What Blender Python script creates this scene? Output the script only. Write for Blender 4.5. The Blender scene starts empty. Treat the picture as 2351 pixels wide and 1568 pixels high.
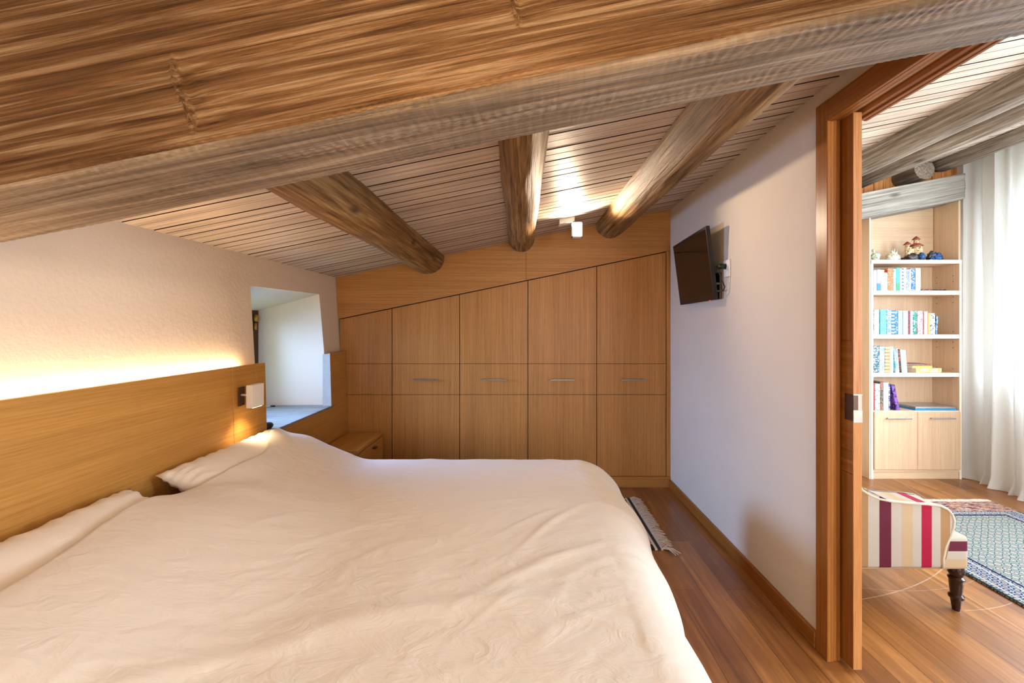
import bpy, bmesh, math, random
from mathutils import Vector, Matrix, noise
S = bpy.context.scene
COL = S.collection
rnd = random.Random(7)
R = math.radians

# ------------------------------------------------------------------ camera
FPX, VX, VY, EYE = 950.0, 1200.0, 748.0, 1.3      # focal length in pixels, horizon point, eye height (m)
W_, H_ = 2351, 1568
cd = bpy.data.cameras.new('camera')
cam = bpy.data.objects.new('camera', cd)
COL.objects.link(cam)
cam.location = (0, 0, EYE)
cam.rotation_euler = (R(90), 0, 0)
cd.sensor_fit = 'HORIZONTAL'
cd.sensor_width = 36
cd.lens = 36 * FPX / W_
cd.shift_x = -(VX - W_ / 2) / W_
cd.shift_y = (VY - H_ / 2) / W_
cd.clip_start = 0.02
S.camera = cam

def P(u, v, d):
    """point at depth d (metres) seen at photo pixel (u, v)"""
    return Vector(((u - VX) / FPX * d, d, EYE + (VY - v) / FPX * d))

# ------------------------------------------------------------------ exposure, world, lights
S.view_settings.view_transform = 'Standard'
S.view_settings.look = 'None'
S.view_settings.gamma = 1
S.view_settings.use_curve_mapping = False
S.view_settings.exposure = 0.15

wd = bpy.data.worlds.new('world')
S.world = wd
wd.use_nodes = True
wn = wd.node_tree
wn.nodes.clear()
wo = wn.nodes.new('ShaderNodeOutputWorld')
wb = wn.nodes.new('ShaderNodeBackground')
wt = wn.nodes.new('ShaderNodeTexCoord')
ws = wn.nodes.new('ShaderNodeSeparateXYZ')
wr = wn.nodes.new('ShaderNodeValToRGB')
wm = wn.nodes.new('ShaderNodeMath'); wm.operation = 'MULTIPLY_ADD'
wm.inputs[1].default_value = 0.5; wm.inputs[2].default_value = 0.5
wn.links.new(wt.outputs['Generated'], ws.inputs[0])
wn.links.new(ws.outputs['Z'], wm.inputs[0])
wn.links.new(wm.outputs[0], wr.inputs[0])
e = wr.color_ramp.elements
e[0].position = 0.46; e[0].color = (0.09, 0.13, 0.04, 1)
e[1].position = 0.54; e[1].color = (0.62, 0.80, 1.0, 1)
wn.links.new(wr.outputs[0], wb.inputs[0])
wb.inputs[1].default_value = 2.4
wn.links.new(wb.outputs[0], wo.inputs[0])

def area(name, loc, rot, sx, sy, power, col, spread=180):
    l = bpy.data.lights.new(name, 'AREA')
    l.shape = 'RECTANGLE'; l.size = sx; l.size_y = sy
    l.energy = power; l.color = col; l.spread = R(spread)
    o = bpy.data.objects.new(name, l); COL.objects.link(o)
    o.location = loc; o.rotation_euler = rot
    return o

def aim(o, target):
    o.rotation_euler = (Vector(target) - o.location).to_track_quat('-Z', 'Y').to_euler()

def spot(name, loc, target, power, col, angle, blend=0.4, rad=0.02):
    l = bpy.data.lights.new(name, 'SPOT')
    l.energy = power; l.color = col; l.spot_size = R(angle); l.spot_blend = blend; l.shadow_soft_size = rad
    o = bpy.data.objects.new(name, l); COL.objects.link(o)
    o.location = loc; aim(o, target)
    return o

WARM = (1.0, 0.74, 0.47)
# daylight through the small deep window of the bedroom
dl = area('daylight_small_window', (-2.16, 2.58, 1.30), (0, 0, 0), 0.55, 0.8, 34, (0.28, 0.52, 1.0), 95); aim(dl, (1.19, 2.30, 0.55))
dl = area('daylight_lawn_bounce', (-2.16, 2.56, 0.72), (0, 0, 0), 0.55, 0.4, 0.7, (0.60, 1.0, 0.25), 120); aim(dl, (-1.2, 2.80, 1.55))
# daylight through the big window of the next room
dl = area('daylight_large_window', (4.25, 1.75, 1.75), (0, 0, 0), 2.3, 1.7, 310, (0.76, 0.88, 1.0)); aim(dl, (1.5, 1.75, 0.9))
dl = area('next_room_fill_light', (2.6, -1.45, 1.45), (0, 0, 0), 1.7, 1.5, 110, (0.86, 0.93, 1.0)); aim(dl, (2.6, 2.5, 1.2))  # unseen fill added to brighten the next room
# added warm fill behind the camera, no window known there
dl = area('rear_fill_light', (0.45, -1.45, 1.2), (0, 0, 0), 1.0, 1.0, 30, (1.0, 0.86, 0.72)); aim(dl, (0.2, 2.5, 0.9))
# warm ceiling spot and a bed fill on the photographer's side of the beam
spot('rear_ceiling_spot', (0.30, -0.05, 1.55), (0.10, 0.76, 1.84), 15, WARM, 110, 1.0, 0.03)
spot('bed_fill_spot', (-0.2, 0.1, 1.90), (-0.5, 1.35, 0.6), 15, WARM, 150, 1.0, 0.1)  # added fill that brightens the bed, no known lamp

# ------------------------------------------------------------------ materials
def rgb(h):
    h = h.lstrip('#')
    c = [int(h[i:i + 2], 16) / 255 for i in (0, 2, 4)]
    return tuple((x / 12.92 if x <= 0.04045 else ((x + 0.055) / 1.055) ** 2.4) for x in c) + (1,)

class NT:
    tilt = 0.0
    def __init__(s, name):
        s.m = bpy.data.materials.new(name); s.m.use_nodes = True
        s.t = s.m.node_tree; s.b = s.t.nodes['Principled BSDF']
    def n(s, typ, **kw):
        x = s.t.nodes.new(typ)
        for k, v in kw.items():
            setattr(x, k, v)
        return x
    def l(s, a, b):
        s.t.links.new(a, b)
    def coord(s, scale=(1, 1, 1), rot=(0, 0, 0), loc=(0, 0, 0)):
        c = s.n('ShaderNodeTexCoord'); m = s.n('ShaderNodeMapping'); src = c.outputs['Object']
        if s.tilt:
            p = s.n('ShaderNodeMapping'); p.inputs['Rotation'].default_value = (0, s.tilt, 0); s.l(src, p.inputs[0]); src = p.outputs[0]
        m.inputs['Scale'].default_value = scale; m.inputs['Rotation'].default_value = rot; m.inputs['Location'].default_value = loc
        s.l(src, m.inputs[0])
        return m.outputs[0]
    def noise(s, vec, scale=1.0, detail=6, rough=0.6, dist=0.0):
        x = s.n('ShaderNodeTexNoise')
        x.inputs['Scale'].default_value = scale; x.inputs['Detail'].default_value = detail
        x.inputs['Roughness'].default_value = rough; x.inputs['Distortion'].default_value = dist
        s.l(vec, x.inputs['Vector'])
        return x.outputs['Fac']
    def ramp(s, fac, stops, interp='LINEAR'):
        x = s.n('ShaderNodeValToRGB'); x.color_ramp.interpolation = interp
        el = x.color_ramp.elements
        while len(el) < len(stops):
            el.new(0.5)
        for k, (p, c) in enumerate(stops):
            el[k].position = p; el[k].color = c if len(c) == 4 else tuple(c) + (1,)
        s.l(fac, x.inputs[0])
        return x.outputs[0]
    def mix(s, fac, a, b, mode='MIX'):
        x = s.n('ShaderNodeMix', data_type='RGBA', blend_type=mode)
        if isinstance(fac, (int, float)): x.inputs[0].default_value = fac
        else: s.l(fac, x.inputs[0])
        for v, i in ((a, 6), (b, 7)):
            if isinstance(v, (tuple, list)): x.inputs[i].default_value = v
            else: s.l(v, x.inputs[i])
        return x.outputs[2]
    def math(s, op, a, b=None, c=None):
        x = s.n('ShaderNodeMath', operation=op)
        for i, v in enumerate((a, b, c)):
            if v is None: continue
            if isinstance(v, (int, float)): x.inputs[i].default_value = v
            else: s.l(v, x.inputs[i])
        return x.outputs[0]
    def sep(s, vec):
        x = s.n('ShaderNodeSeparateXYZ'); s.l(vec, x.inputs[0]); return x.outputs
    def bump(s, h, strength=0.3, dist=0.01, prev=None):
        x = s.n('ShaderNodeBump'); x.inputs['Strength'].default_value = strength; x.inputs['Distance'].default_value = dist
        s.l(h, x.inputs['Height'])
        if prev is not None: s.l(prev, x.inputs['Normal'])
        return x.outputs[0]
    def done(s, color=None, rough=0.5, normal=None, spec=0.5, metal=0.0, **kw):
        if color is not None:
            if isinstance(color, (tuple, list)): s.b.inputs['Base Color'].default_value = color
            else: s.l(color, s.b.inputs['Base Color'])
        if isinstance(rough, (int, float)): s.b.inputs['Roughness'].default_value = rough
        else: s.l(rough, s.b.inputs['Roughness'])
        s.b.inputs['Specular IOR Level'].default_value = spec
        s.b.inputs['Metallic'].default_value = metal
        if normal is not None: s.l(normal, s.b.inputs['Normal'])
        for k, v in kw.items(): s.b.inputs[k].default_value = v
        return s.m

def plain(name, col, rough=0.5, metal=0.0, spec=0.5, emit=None, estr=0.0):
    m = NT(name)
    v = m.noise(m.coord((30, 30, 30)), 1, 3)
    c = m.mix(0.12, col, m.ramp(v, [(0.3, (0.0, 0.0, 0.0)), (0.7, (1, 1, 1))]), 'SOFT_LIGHT')
    m.done(c, rough, None, spec, metal)
    if emit:
        m.b.inputs['Emission Color'].default_value = emit; m.b.inputs['Emission Strength'].default_value = estr
    return m.m

def axis_scale(axis, along, across):
    return tuple(along if a == axis else across for a in 'XYZ')

def veneer(name, dark, mid, light, axis, fine=190, along=1.6, rough=0.42, spec=0.35, contrast=0.6):
    """straight grained oak veneer"""
    m = NT(name)
    v1 = m.noise(m.coord(axis_scale(axis, along, fine)), 1, 5, 0.65, 0.2)
    v2 = m.noise(m.coord(axis_scale(axis, 0.5, 7), loc=(3, 1, 2)), 1, 4, 0.55, 0.9)
    v3 = m.noise(m.coord(axis_scale(axis, 14, 400)), 1, 2, 0.5)
    a = m.ramp(v1, [(0.28, dark), (0.52, mid), (0.75, light)])
    b = m.ramp(v2, [(0.3, (0.36, 0.36, 0.36)), (0.7, (0.64, 0.64, 0.64))])
    c = m.mix(0.55 * contrast, a, b, 'OVERLAY')
    c = m.mix(0.30 * contrast, c, m.ramp(v3, [(0.35, (0.2, 0.2, 0.2)), (0.5, (0.62, 0.62, 0.62))]), 'SOFT_LIGHT')
    return m.done(c, rough, m.bump(v1, 0.08, 0.002), spec)

def rustic(name, dark, mid, light, axis, fine=26, along=1.1, bumpd=0.012, rough=0.72, saw=0.0, knots=True, strength=0.6):
    """rough timber with raised grain"""
    m = NT(name)
    if axis == 'X': m.tilt = math.atan(0.2037)
    v1 = m.noise(m.coord(axis_scale(axis, along, fine)), 1, 8, 0.62, 0.5)
    v2 = m.noise(m.coord(axis_scale(axis, along * 2.2, fine * 4.5), loc=(1, 5, 2)), 1, 4, 0.6, 0.2)
    v4 = m.noise(m.coord(axis_scale(axis, 1.3, 4), loc=(8, 2, 2)), 1, 3, 0.5, 0.4)
    a = m.ramp(v1, [(0.30, dark), (0.5, mid), (0.70, light)])
    a = m.mix(0.5, a, m.ramp(v2, [(0.3, (0.22, 0.22, 0.22)), (0.65, (0.72, 0.72, 0.72))]), 'OVERLAY')
    a = m.mix(0.45, a, m.ramp(v4, [(0.3, (0.30, 0.30, 0.30)), (0.7, (0.70, 0.70, 0.70))]), 'OVERLAY')
    h = m.math('ADD', m.math('MULTIPLY', v1, 1.0), m.math('MULTIPLY', v2, 0.35))
    if knots:
        k = m.n('ShaderNodeTexVoronoi'); k.inputs['Scale'].default_value = 1
        m.l(m.coord(axis_scale(axis, 2.6, 6.5), loc=(0.3, 0.7, 0.2)), k.inputs['Vector'])
        kd = m.ramp(k.outputs['Distance'], [(0.05, (1, 1, 1)), (0.16, (0, 0, 0))])
        a = m.mix(m.math('MULTIPLY', kd, 0.75), a, tuple(x * 0.45 for x in dark[:3]) + (1,))
    nb = m.bump(h, strength, bumpd)
    if saw:
        w = m.noise(m.coord(axis_scale(axis, 95, 9)), 1, 2, 0.5, 0.6)
        nb = m.bump(w, saw, 0.006, nb)
        a = m.mix(0.14, a, m.ramp(w, [(0.35, (0.25, 0.25, 0.25)), (0.65, (0.75, 0.75, 0.75))]), 'OVERLAY')
    return m.done(a, rough, nb, 0.25)

M = {}
M['oak_v'] = veneer('oak_veneer_vertical', rgb('9a652c'), rgb('b17b40'), rgb('c08b51'), 'Z')
M['oak_h'] = veneer('oak_veneer_horizontal', rgb('9a652c'), rgb('b17b40'), rgb('c08b51'), 'X')
M['oak_y'] = veneer('oak_veneer_lengthwise', rgb('aa7836'), rgb('bb8844'), rgb('c89652'), 'Y')
M['pale_v'] = veneer('pale_oak_vertical', rgb('cfae8c'), rgb('d8ba99'), rgb('e0c6a8'), 'Z', fine=90)
M['pale_h'] = veneer('pale_oak_horizontal', rgb('cfae8c'), rgb('d8ba99'), rgb('e0c6a8'), 'X', fine=90)
M['pale_edge'] = plain('pale_edge_banding', rgb('efe2d0'), 0.5)
M['door_v'] = veneer('door_wood_vertical', rgb('78461a'), rgb('925822'), rgb('a76c30'), 'Z', fine=70, along=1.6, rough=0.35)
M['door_y'] = veneer('door_wood_lengthwise', rgb('78461a'), rgb('925822'), rgb('a76c30'), 'Y', fine=70, along=1.6, rough=0.35)
M['door_edge'] = veneer('door_edge_wood', rgb('9c6433'), rgb('b57a46'), rgb('c48b57'), 'Z', fine=120, along=4)
M['beam'] = rustic('rough_beam_wood', rgb('452b16'), rgb('8a6440'), rgb('c9ab88'), 'X', 85, 2.2, 0.016, 0.7, strength=1.0, knots=False)
M['soffit'] = rustic('lit_beam_underside', rgb('5f4f3f'), rgb('8f7c68'), rgb('b6a693'), 'X', 60, 1.8, 0.010, 0.75, saw=0.22, strength=0.6, knots=False)  # cool light on the underside put into a paler, greyer colour
M['beam_grey'] = rustic('weathered_beam_wood', rgb('6f695f'), rgb('959087'), rgb('ada89f'), 'X', 50, 1.6, 0.004, 0.75, strength=0.4)
M['log'] = rustic('brown_log_wood', rgb('4a3018'), rgb('86643c'), rgb('b29062'), 'Y', 48, 2.2, 0.010, 0.55, strength=0.7)
M['log_grey'] = rustic('daylit_log_wood', rgb('564a3e'), rgb('887b6d'), rgb('ada193'), 'Y', 60, 2.6, 0.010, 0.85, strength=0.9)  # same wood as the brown logs, daylight mixed into the grey colour
M['ceil'] = rustic('whitewashed_boards', rgb('a48f7a'), rgb('cbb9a6'), rgb('ddd0c1'), 'X', 70, 1.4, 0.002, 0.45, knots=False, strength=0.25)
M['orange'] = rustic('orange_pine_boards', rgb('bd6f34'), rgb('dc9555'), rgb('ecb27a'), 'Z', 20, 1.6, 0.003, 0.5, strength=0.3)
M['groove'] = plain('brown_groove', rgb('6e3c18'), 0.8)
M['gap'] = plain('dark_gap', rgb('2a1a10'), 0.9)
M['steel'] = plain('brushed_steel', rgb('b9b4ac'), 0.32, 1.0)
M['chrome'] = plain('polished_chrome', rgb('d4d6da'), 0.18, 1.0)
M['pewter'] = plain('dark_pewter', rgb('6d6258'), 0.4, 1.0)
M['bronze'] = plain('dark_bronze', rgb('5e4a40'), 0.35, 0.7)
M['white_paint'] = plain('white_paint', rgb('f1ece4'), 0.45)
M['grey_paint'] = plain('grey_paint', rgb('a8a49e'), 0.6)
M['nickel'] = plain('satin_nickel', rgb('8f877e'), 0.38, 0.9)
M['black'] = plain('black_plastic', rgb('131313'), 0.42)
M['black_gloss'] = plain('black_gloss', rgb('0c0a09'), 0.12)
M['led'] = plain('led_strip_light', rgb('fff0d0'), 0.5, emit=(1.0, 0.78, 0.50, 1), estr=60)
M['bulb'] = plain('glowing_bulb', rgb('fff4e0'), 0.5, emit=(1.0, 0.86, 0.66, 1), estr=60)
M['lamp_glow'] = plain('warm_lamp_glow', rgb('fff4e0'), 0.5, emit=(1.0, 0.80, 0.52, 1), estr=14)
M['red_led'] = plain('red_indicator', rgb('ff2010'), 0.4, emit=(1.0, 0.05, 0.02, 1), estr=2)
M['dark_frame'] = veneer('dark_window_wood', rgb('3a2414'), rgb('55361f'), rgb('6a462a'), 'Z')
M['brass'] = plain('aged_brass', rgb('b58a3a'), 0.35, 0.8)

def mk_plaster(name, col, b=0.25):
    m = NT(name)
    v = m.noise(m.coord((55, 55, 55)), 1, 5, 0.55)
    w = m.noise(m.coord((2.2, 2.2, 2.2)), 1, 3)
    c = m.mix(0.10, col, m.ramp(w, [(0.3, (0.2, 0.2, 0.2)), (0.7, (0.8, 0.8, 0.8))]), 'SOFT_LIGHT')
    return m.done(c, 0.85, m.bump(v, b, 0.004), 0.2)
M['plaster'] = mk_plaster('painted_plaster', rgb('ddcfbc'), 0.12)
M['plaster_rough'] = mk_plaster('rough_old_plaster', rgb('e4d4c1'), 0.40)

def mk_floor():
    m = NT('oak_plank_floor')
    c = m.n('ShaderNodeTexCoord'); s = m.sep(c.outputs['Object'])
    cmb = m.n('ShaderNodeCombineXYZ')
    m.l(s['Y'], cmb.inputs[0]); m.l(s['X'], cmb.inputs[1])
    b = m.n('ShaderNodeTexBrick')
    b.offset = 0.37; b.squash = 1.0
    b.inputs['Scale'].default_value = 1.0
    b.inputs['Brick Width'].default_value = 1.25; b.inputs['Row Height'].default_value = 0.125
    b.inputs['Mortar Size'].default_value = 0.0011; b.inputs['Mortar Smooth'].default_value = 0.1
    b.inputs['Color1'].default_value = (0.25, 0.25, 0.25, 1); b.inputs['Color2'].default_value = (0.75, 0.75, 0.75, 1)
    b.inputs['Mortar'].default_value = (0.0, 0.0, 0.0, 1)
    m.l(cmb.outputs[0], b.inputs['Vector'])
    v1 = m.noise(m.coord((34, 1.6, 1)), 1, 7, 0.62, 0.8)
    v2 = m.noise(m.coord((7, 2.2, 1), loc=(2, 5, 0)), 1, 4, 0.55, 0.7)
    col = m.ramp(v1, [(0.28, rgb('744822')), (0.5, rgb('8d5a2c')), (0.72, rgb('a66f3e'))])
    col = m.mix(0.8, col, b.outputs['Color'], 'SOFT_LIGHT')
    col = m.mix(0.40, col, m.ramp(v2, [(0.3, (0.3, 0.3, 0.3)), (0.7, (0.7, 0.7, 0.7))]), 'OVERLAY')
    k = m.n('ShaderNodeTexVoronoi'); k.inputs['Scale'].default_value = 1
    m.l(m.coord((5.2, 1.7, 1), loc=(0.2, 0.4, 0)), k.inputs['Vector'])
    kd = m.ramp(k.outputs['Distance'], [(0.02, (1, 1, 1)), (0.12, (0, 0, 0))])
    col = m.mix(m.math('MULTIPLY', kd, 0.55), col, rgb('4a2a12'))
    col = m.mix(m.math('MULTIPLY', b.outputs['Fac'], 0.75), col, rgb('3a1e0c'))
    # pale swivel scuffs beside the armchair
    def arc(cx, cy, r, w, xmin):
        dx = m.math('SUBTRACT', s['X'], cx); dy = m.math('SUBTRACT', s['Y'], cy)
        d = m.math('SQRT', m.math('ADD', m.math('MULTIPLY', dx, dx), m.math('MULTIPLY', dy, dy)))
        a = m.math('LESS_THAN', m.math('ABSOLUTE', m.math('SUBTRACT', d, r)), w)
        return m.math('MULTIPLY', a, m.math('GREATER_THAN', s['X'], xmin))
    sc = m.math('ADD', arc(1.23, 3.89, 1.96, 0.0025, 1.4), m.math('ADD', arc(2.0, 2.75, 0.86, 0.0018, 2.02), arc(1.9, 3.05, 1.02, 0.0014, 1.6)))
    sn = m.noise(m.coord((8, 8, 8)), 1, 4)
    sc = m.math('MULTIPLY', m.math('MINIMUM', sc, 1.0), m.math('MULTIPLY', sn, 0.55))
    col = m.mix(sc, col, rgb('e8dcd0'))
    rg = m.ramp(v1, [(0.2, (0.36, 0.36, 0.36)), (0.8, (0.24, 0.24, 0.24))])
    h = m.math('SUBTRACT', m.math('MULTIPLY', v1, 0.25), b.outputs['Fac'])
    return m.done(col, rg, m.bump(h, 0.25, 0.002), 0.65)
M['floor'] = mk_floor()

def mk_fabric(name, col, bump=0.25, sheen=0.15):
    m = NT(name)
    v1 = m.noise(m.coord((9, 15, 9)), 1, 6, 0.6, 1.4)
    v2 = m.noise(m.coord((420, 420, 420)), 1, 2)
    c = m.mix(0.06, col, m.ramp(v1, [(0.3, (0.2, 0.2, 0.2)), (0.7, (0.8, 0.8, 0.8))]), 'SOFT_LIGHT')
    nb = m.bump(v1, bump, 0.02)
    v3 = m.noise(m.coord((5, 11, 6), loc=(4, 2, 7)), 1, 3, 0.5, 1.2)
    rdg = m.math('POWER', m.math('SUBTRACT', 1.0, m.math('ABSOLUTE', m.math('MULTIPLY_ADD', v3, 4.0, -2.0))), 6.0)
    nb = m.bump(rdg, bump * 0.5, 0.004, nb)
    nb = m.bump(v2, 0.06, 0.001, nb)
    m.done(c, 0.85, nb, 0.2)
    m.b.inputs['Sheen Weight'].default_value = sheen
    return m.m
M['duvet'] = mk_fabric('white_cotton', rgb('e6dcd1'), 0.30)
M['pillow'] = mk_fabric('white_pillow_cotton', rgb('ece1d5'), 0.22)

def mk_curtain():
    m = NT('sheer_curtain_linen')
    v = m.noise(m.coord((90, 90, 700)), 1, 3)
    c = m.ramp(v, [(0.3, rgb('d9d7d2')), (0.7, rgb('f3f2ee'))])
    m.done(c, 0.9, m.bump(v, 0.1, 0.001), 0.1)
    tr = m.n('ShaderNodeBsdfTranslucent'); tr.inputs[0].default_value = (0.9, 0.92, 0.93, 1)
    tp = m.n('ShaderNodeBsdfTransparent'); tp.inputs[0].default_value = (0.95, 0.96, 0.97, 1)
    mx = m.n('ShaderNodeMixShader'); mx.inputs[0].default_value = 0.42
    mx2 = m.n('ShaderNodeMixShader'); mx2.inputs[0].default_value = 0.10
    m.l(m.b.outputs[0], mx.inputs[1]); m.l(tr.outputs[0], mx.inputs[2])
    m.l(mx.outputs[0], mx2.inputs[1]); m.l(tp.outputs[0], mx2.inputs[2])
    m.l(mx2.outputs[0], m.t.nodes['Material Output'].inputs[0])
    return m.m
M['curtain'] = mk_curtain()

def mk_glass():
    m = NT('window_glass')
    tp = m.n('ShaderNodeBsdfTransparent'); gl = m.n('ShaderNodeBsdfGlossy'); gl.inputs['Roughness'].default_value = 0.02
    mx = m.n('ShaderNodeMixShader'); mx.inputs[0].default_value = 0.05
    m.l(tp.outputs[0], mx.inputs[1]); m.l(gl.outputs[0], mx.inputs[2])
    m.l(mx.outputs[0], m.t.nodes['Material Output'].inputs[0])
    return m.m
M['glass'] = mk_glass()

# ------------------------------------------------------------------ mesh helpers
def bm_new():
    return bmesh.new()

def add_box(bm, x0, x1, y0, y1, z0, z1, bev=0.0, seg=2, mi=0):
    vs = [bm.verts.new((x, y, z)) for x in (x0, x1) for y in (y0, y1) for z in (z0, z1)]
    idx = [(0, 1, 3, 2), (4, 6, 7, 5), (0, 4, 5, 1), (2, 3, 7, 6), (0, 2, 6, 4), (1, 5, 7, 3)]
    fs = [bm.faces.new([vs[i] for i in f]) for f in idx]
    for f in fs: f.material_index = mi
    if bev > 0:
        ed = list({e for f in fs for e in f.edges})
        r = bmesh.ops.bevel(bm, geom=ed, offset=bev, segments=seg, affect='EDGES', profile=0.5)
        for f in r['faces']: f.material_index = mi
    return vs

def add_prism(bm, pts, vec, bev=0.0, seg=2, mi=0):
    """extrude closed 3D polygon along vec"""
    vec = Vector(vec)
    a = [bm.verts.new(p) for p in pts]
    b = [bm.verts.new(Vector(p) + vec) for p in pts]
    fs = [bm.faces.new(a), bm.faces.new(b[::-1])]
    n = len(pts)
    for i in range(n):
        fs.append(bm.faces.new((a[i], b[i], b[(i + 1) % n], a[(i + 1) % n])))
    for f in fs: f.material_index = mi
    if bev > 0:
        ed = [e for f in fs[:2] for e in f.edges]
        bmesh.ops.bevel(bm, geom=list(set(ed)), offset=bev, segments=seg, affect='EDGES', profile=0.5)
    bmesh.ops.recalc_face_normals(bm, faces=bm.faces[:])

def add_tube(bm, pts, r, n=10, cap=True):
    pts = [Vector(p) for p in pts]
    rs = r if isinstance(r, (list, tuple)) else [r] * len(pts)
    rings = []
    up = None
    for i, p in enumerate(pts):
        t = (pts[min(i + 1, len(pts) - 1)] - pts[max(i - 1, 0)]).normalized()
        if up is None:
            up = Vector((0, 0, 1)) if abs(t.z) < 0.9 else Vector((1, 0, 0))
        s = t.cross(up).normalized(); up = s.cross(t).normalized()
        rings.append([bm.verts.new(p + (s * math.cos(a) + up * math.sin(a)) * rs[i]) for a in [2 * math.pi * k / n for k in range(n)]])
    for i in range(len(rings) - 1):
        for k in range(n):
            bm.faces.new((rings[i][k], rings[i][(k + 1) % n], rings[i + 1][(k + 1) % n], rings[i + 1][k]))
    if cap:
        bm.faces.new(rings[0][::-1]); bm.faces.new(rings[-1])

def add_lathe(bm, prof, c, n=24):
    """prof: list of (radius, z) from bottom to top about vertical axis at c"""
    rings = []
    for r, z in prof:
        rings.append([bm.verts.new((c[0] + r * math.cos(2 * math.pi * k / n), c[1] + r * math.sin(2 * math.pi * k / n), c[2] + z)) for k in range(n)])
    for i in range(len(rings) - 1):
        for k in range(n):
            bm.faces.new((rings[i][k], rings[i][(k + 1) % n], rings[i + 1][(k + 1) % n], rings[i + 1][k]))
    bm.faces.new(rings[0][::-1]); bm.faces.new(rings[-1])

def add_blob(bm, c, rad, amp=0.15, freq=30, seed=0, sub=3, flat=None):
    r = bmesh.ops.create_icosphere(bm, subdivisions=sub, radius=1.0)
    for v in r['verts']:
        d = v.co.copy()
        k = 1 + amp * noise.noise(Vector((d.x * freq / 10 + seed, d.y * freq / 10, d.z * freq / 10)))
        v.co = Vector((c[0] + d.x * rad[0] * k, c[1] + d.y * rad[1] * k, c[2] + d.z * rad[2] * k))
        if flat is not None and v.co.z < flat: v.co.z = flat

def wloc(o):
    v = Vector((0, 0, 0))
    while o is not None:
        v += o.location; o = o.parent
    return v

def obj(name, bm, mat, parent=None, smooth=False, angle=None):
    me = bpy.data.meshes.new(name)
    bmesh.ops.recalc_face_normals(bm, faces=bm.faces[:])
    bm.to_mesh(me); bm.free()
    for x in (mat if isinstance(mat, (list, tuple)) else [mat]):
        me.materials.append(M[x] if isinstance(x, str) else x)
    if smooth:
        me.polygons.foreach_set('use_smooth', [True] * len(me.polygons))
    if angle:
        me.set_sharp_from_angle(angle=R(angle))
    o = bpy.data.objects.new(name, me); COL.objects.link(o)
    if parent is not None:
        o.parent = parent
        o.location = -wloc(parent)
    return o

def tag(o, label, cat, group=None):
    o['label'] = label; o['category'] = cat
    if group: o['group'] = group
    return o

def thing(name, label, cat, loc=(0, 0, 0), group=None):
    o = bpy.data.objects.new(name, None); COL.objects.link(o)
    o.location = loc; o.empty_display_size = 0.05
    return tag(o, label, cat, group)

def struct(name, bm, mat, parent=None, smooth=False, angle=None):
    o = obj(name, bm, mat, parent, smooth, angle)
    if parent is None: o['kind'] = 'structure'
    return o

def box_obj(name, b, mat, parent=None, bev=0.0):
    bm = bm_new(); add_box(bm, *b, bev=bev)
    return obj(name, bm, mat, parent)

def cz(x):      # ceiling height
    return 1.996 + 0.2037 * x

# ------------------------------------------------------------------ room shell
bm = bm_new(); add_box(bm, -2.2, 4.2, -1.6, 4.0, -0.08, 0.0)
struct('floor', bm, 'floor')

# sloping board ceiling: real grooves between narrow boards that run across the room
UP = 0.34
bm = bm_new()
y = -1.6; prof = []
while y < 3.9:
    u_ = UP if y < 0.80 else 0.0
    w = 0.062 + rnd.uniform(-0.012, 0.012)
    dz = rnd.uniform(-0.0012, 0.0012)
    g_ = rnd.uniform(0.0035, 0.0065)
    prof += [(y, 0.008 + u_), (y + 0.001, dz + u_), (y + w - g_ - 0.001, dz + u_), (y + w - g_, 0.008 + u_)]
    y += w
xs = [-2.3 + 6.5 * i / 60 for i in range(61)]
rows = []
for xx in xs:
    rows.append([bm.verts.new((xx, yy, cz(xx) + zz)) for yy, zz in prof])
for i in range(len(xs) - 1):
    for j in range(len(prof) - 1):
        f = bm.faces.new((rows[i][j], rows[i][j + 1], rows[i + 1][j + 1], rows[i + 1][j]))
        zz = any(0.005 < p[1] - (UP if p[1] > 0.2 else 0) for p in (prof[j], prof[j + 1]))
        f.material_index = 1 if zz else 0
for ya, yb, u_ in ((-1.7, 0.86, UP), (0.86, 4.1, 0.0)):
    add_prism(bm, [(-2.3, ya, cz(-2.3) + 0.02 + u_), (4.2, ya, cz(4.2) + 0.02 + u_), (4.2, ya, cz(4.2) + 0.12 + u_), (-2.3, ya, cz(-2.3) + 0.12 + u_)], (0, yb - ya, 0))
struct('ceiling', bm, ['ceil', 'gap'])

# left stone wall: leaning face, deep window niche
def wx(z):
    return -1.472 - 0.058 * max(0.0, z - 1.09)
NEARY, SILL = 2.275, 0.707
def top_n(yy): return 1.52 + (yy - 2.283) * 0.017
bm = bm_new()
def quad(bm, a, b, c, d, mi=0):
    f = bm.faces.new([bm.verts.new(p) for p in (a, b, c, d)]); f.material_index = mi; return f
def wallgrid(bm, y0, y1, z0, z1, ny=1, nz=4):
    pass
ZT = 1.80
zs_all = [0.0, SILL, 1.09, 1.523, ZT]
def wall_patch(y0f, y1f, z0, z1, n=10):
    for i in range(n):
        a = z0 + (z1 - z0) * i / n; b = z0 + (z1 - z0) * (i + 1) / n
        quad(bm, (wx(a), y0f(a), a), (wx(a), y1f(a), a), (wx(b), y1f(b), b), (wx(b), y0f(b), b))
FARY = lambda z: 3.092 - (z - SILL) / (1.533 - SILL) * 0.047
NEAR = lambda z: NEARY
wall_patch(lambda z: -1.6, NEAR, 0, ZT)
wall_patch(lambda z: -1.6, lambda z: 0.9, ZT, 2.15)
wall_patch(FARY, lambda z: 3.9, SILL, 1.533)
wall_patch(NEAR, lambda z: 3.9, 0, SILL)
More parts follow.
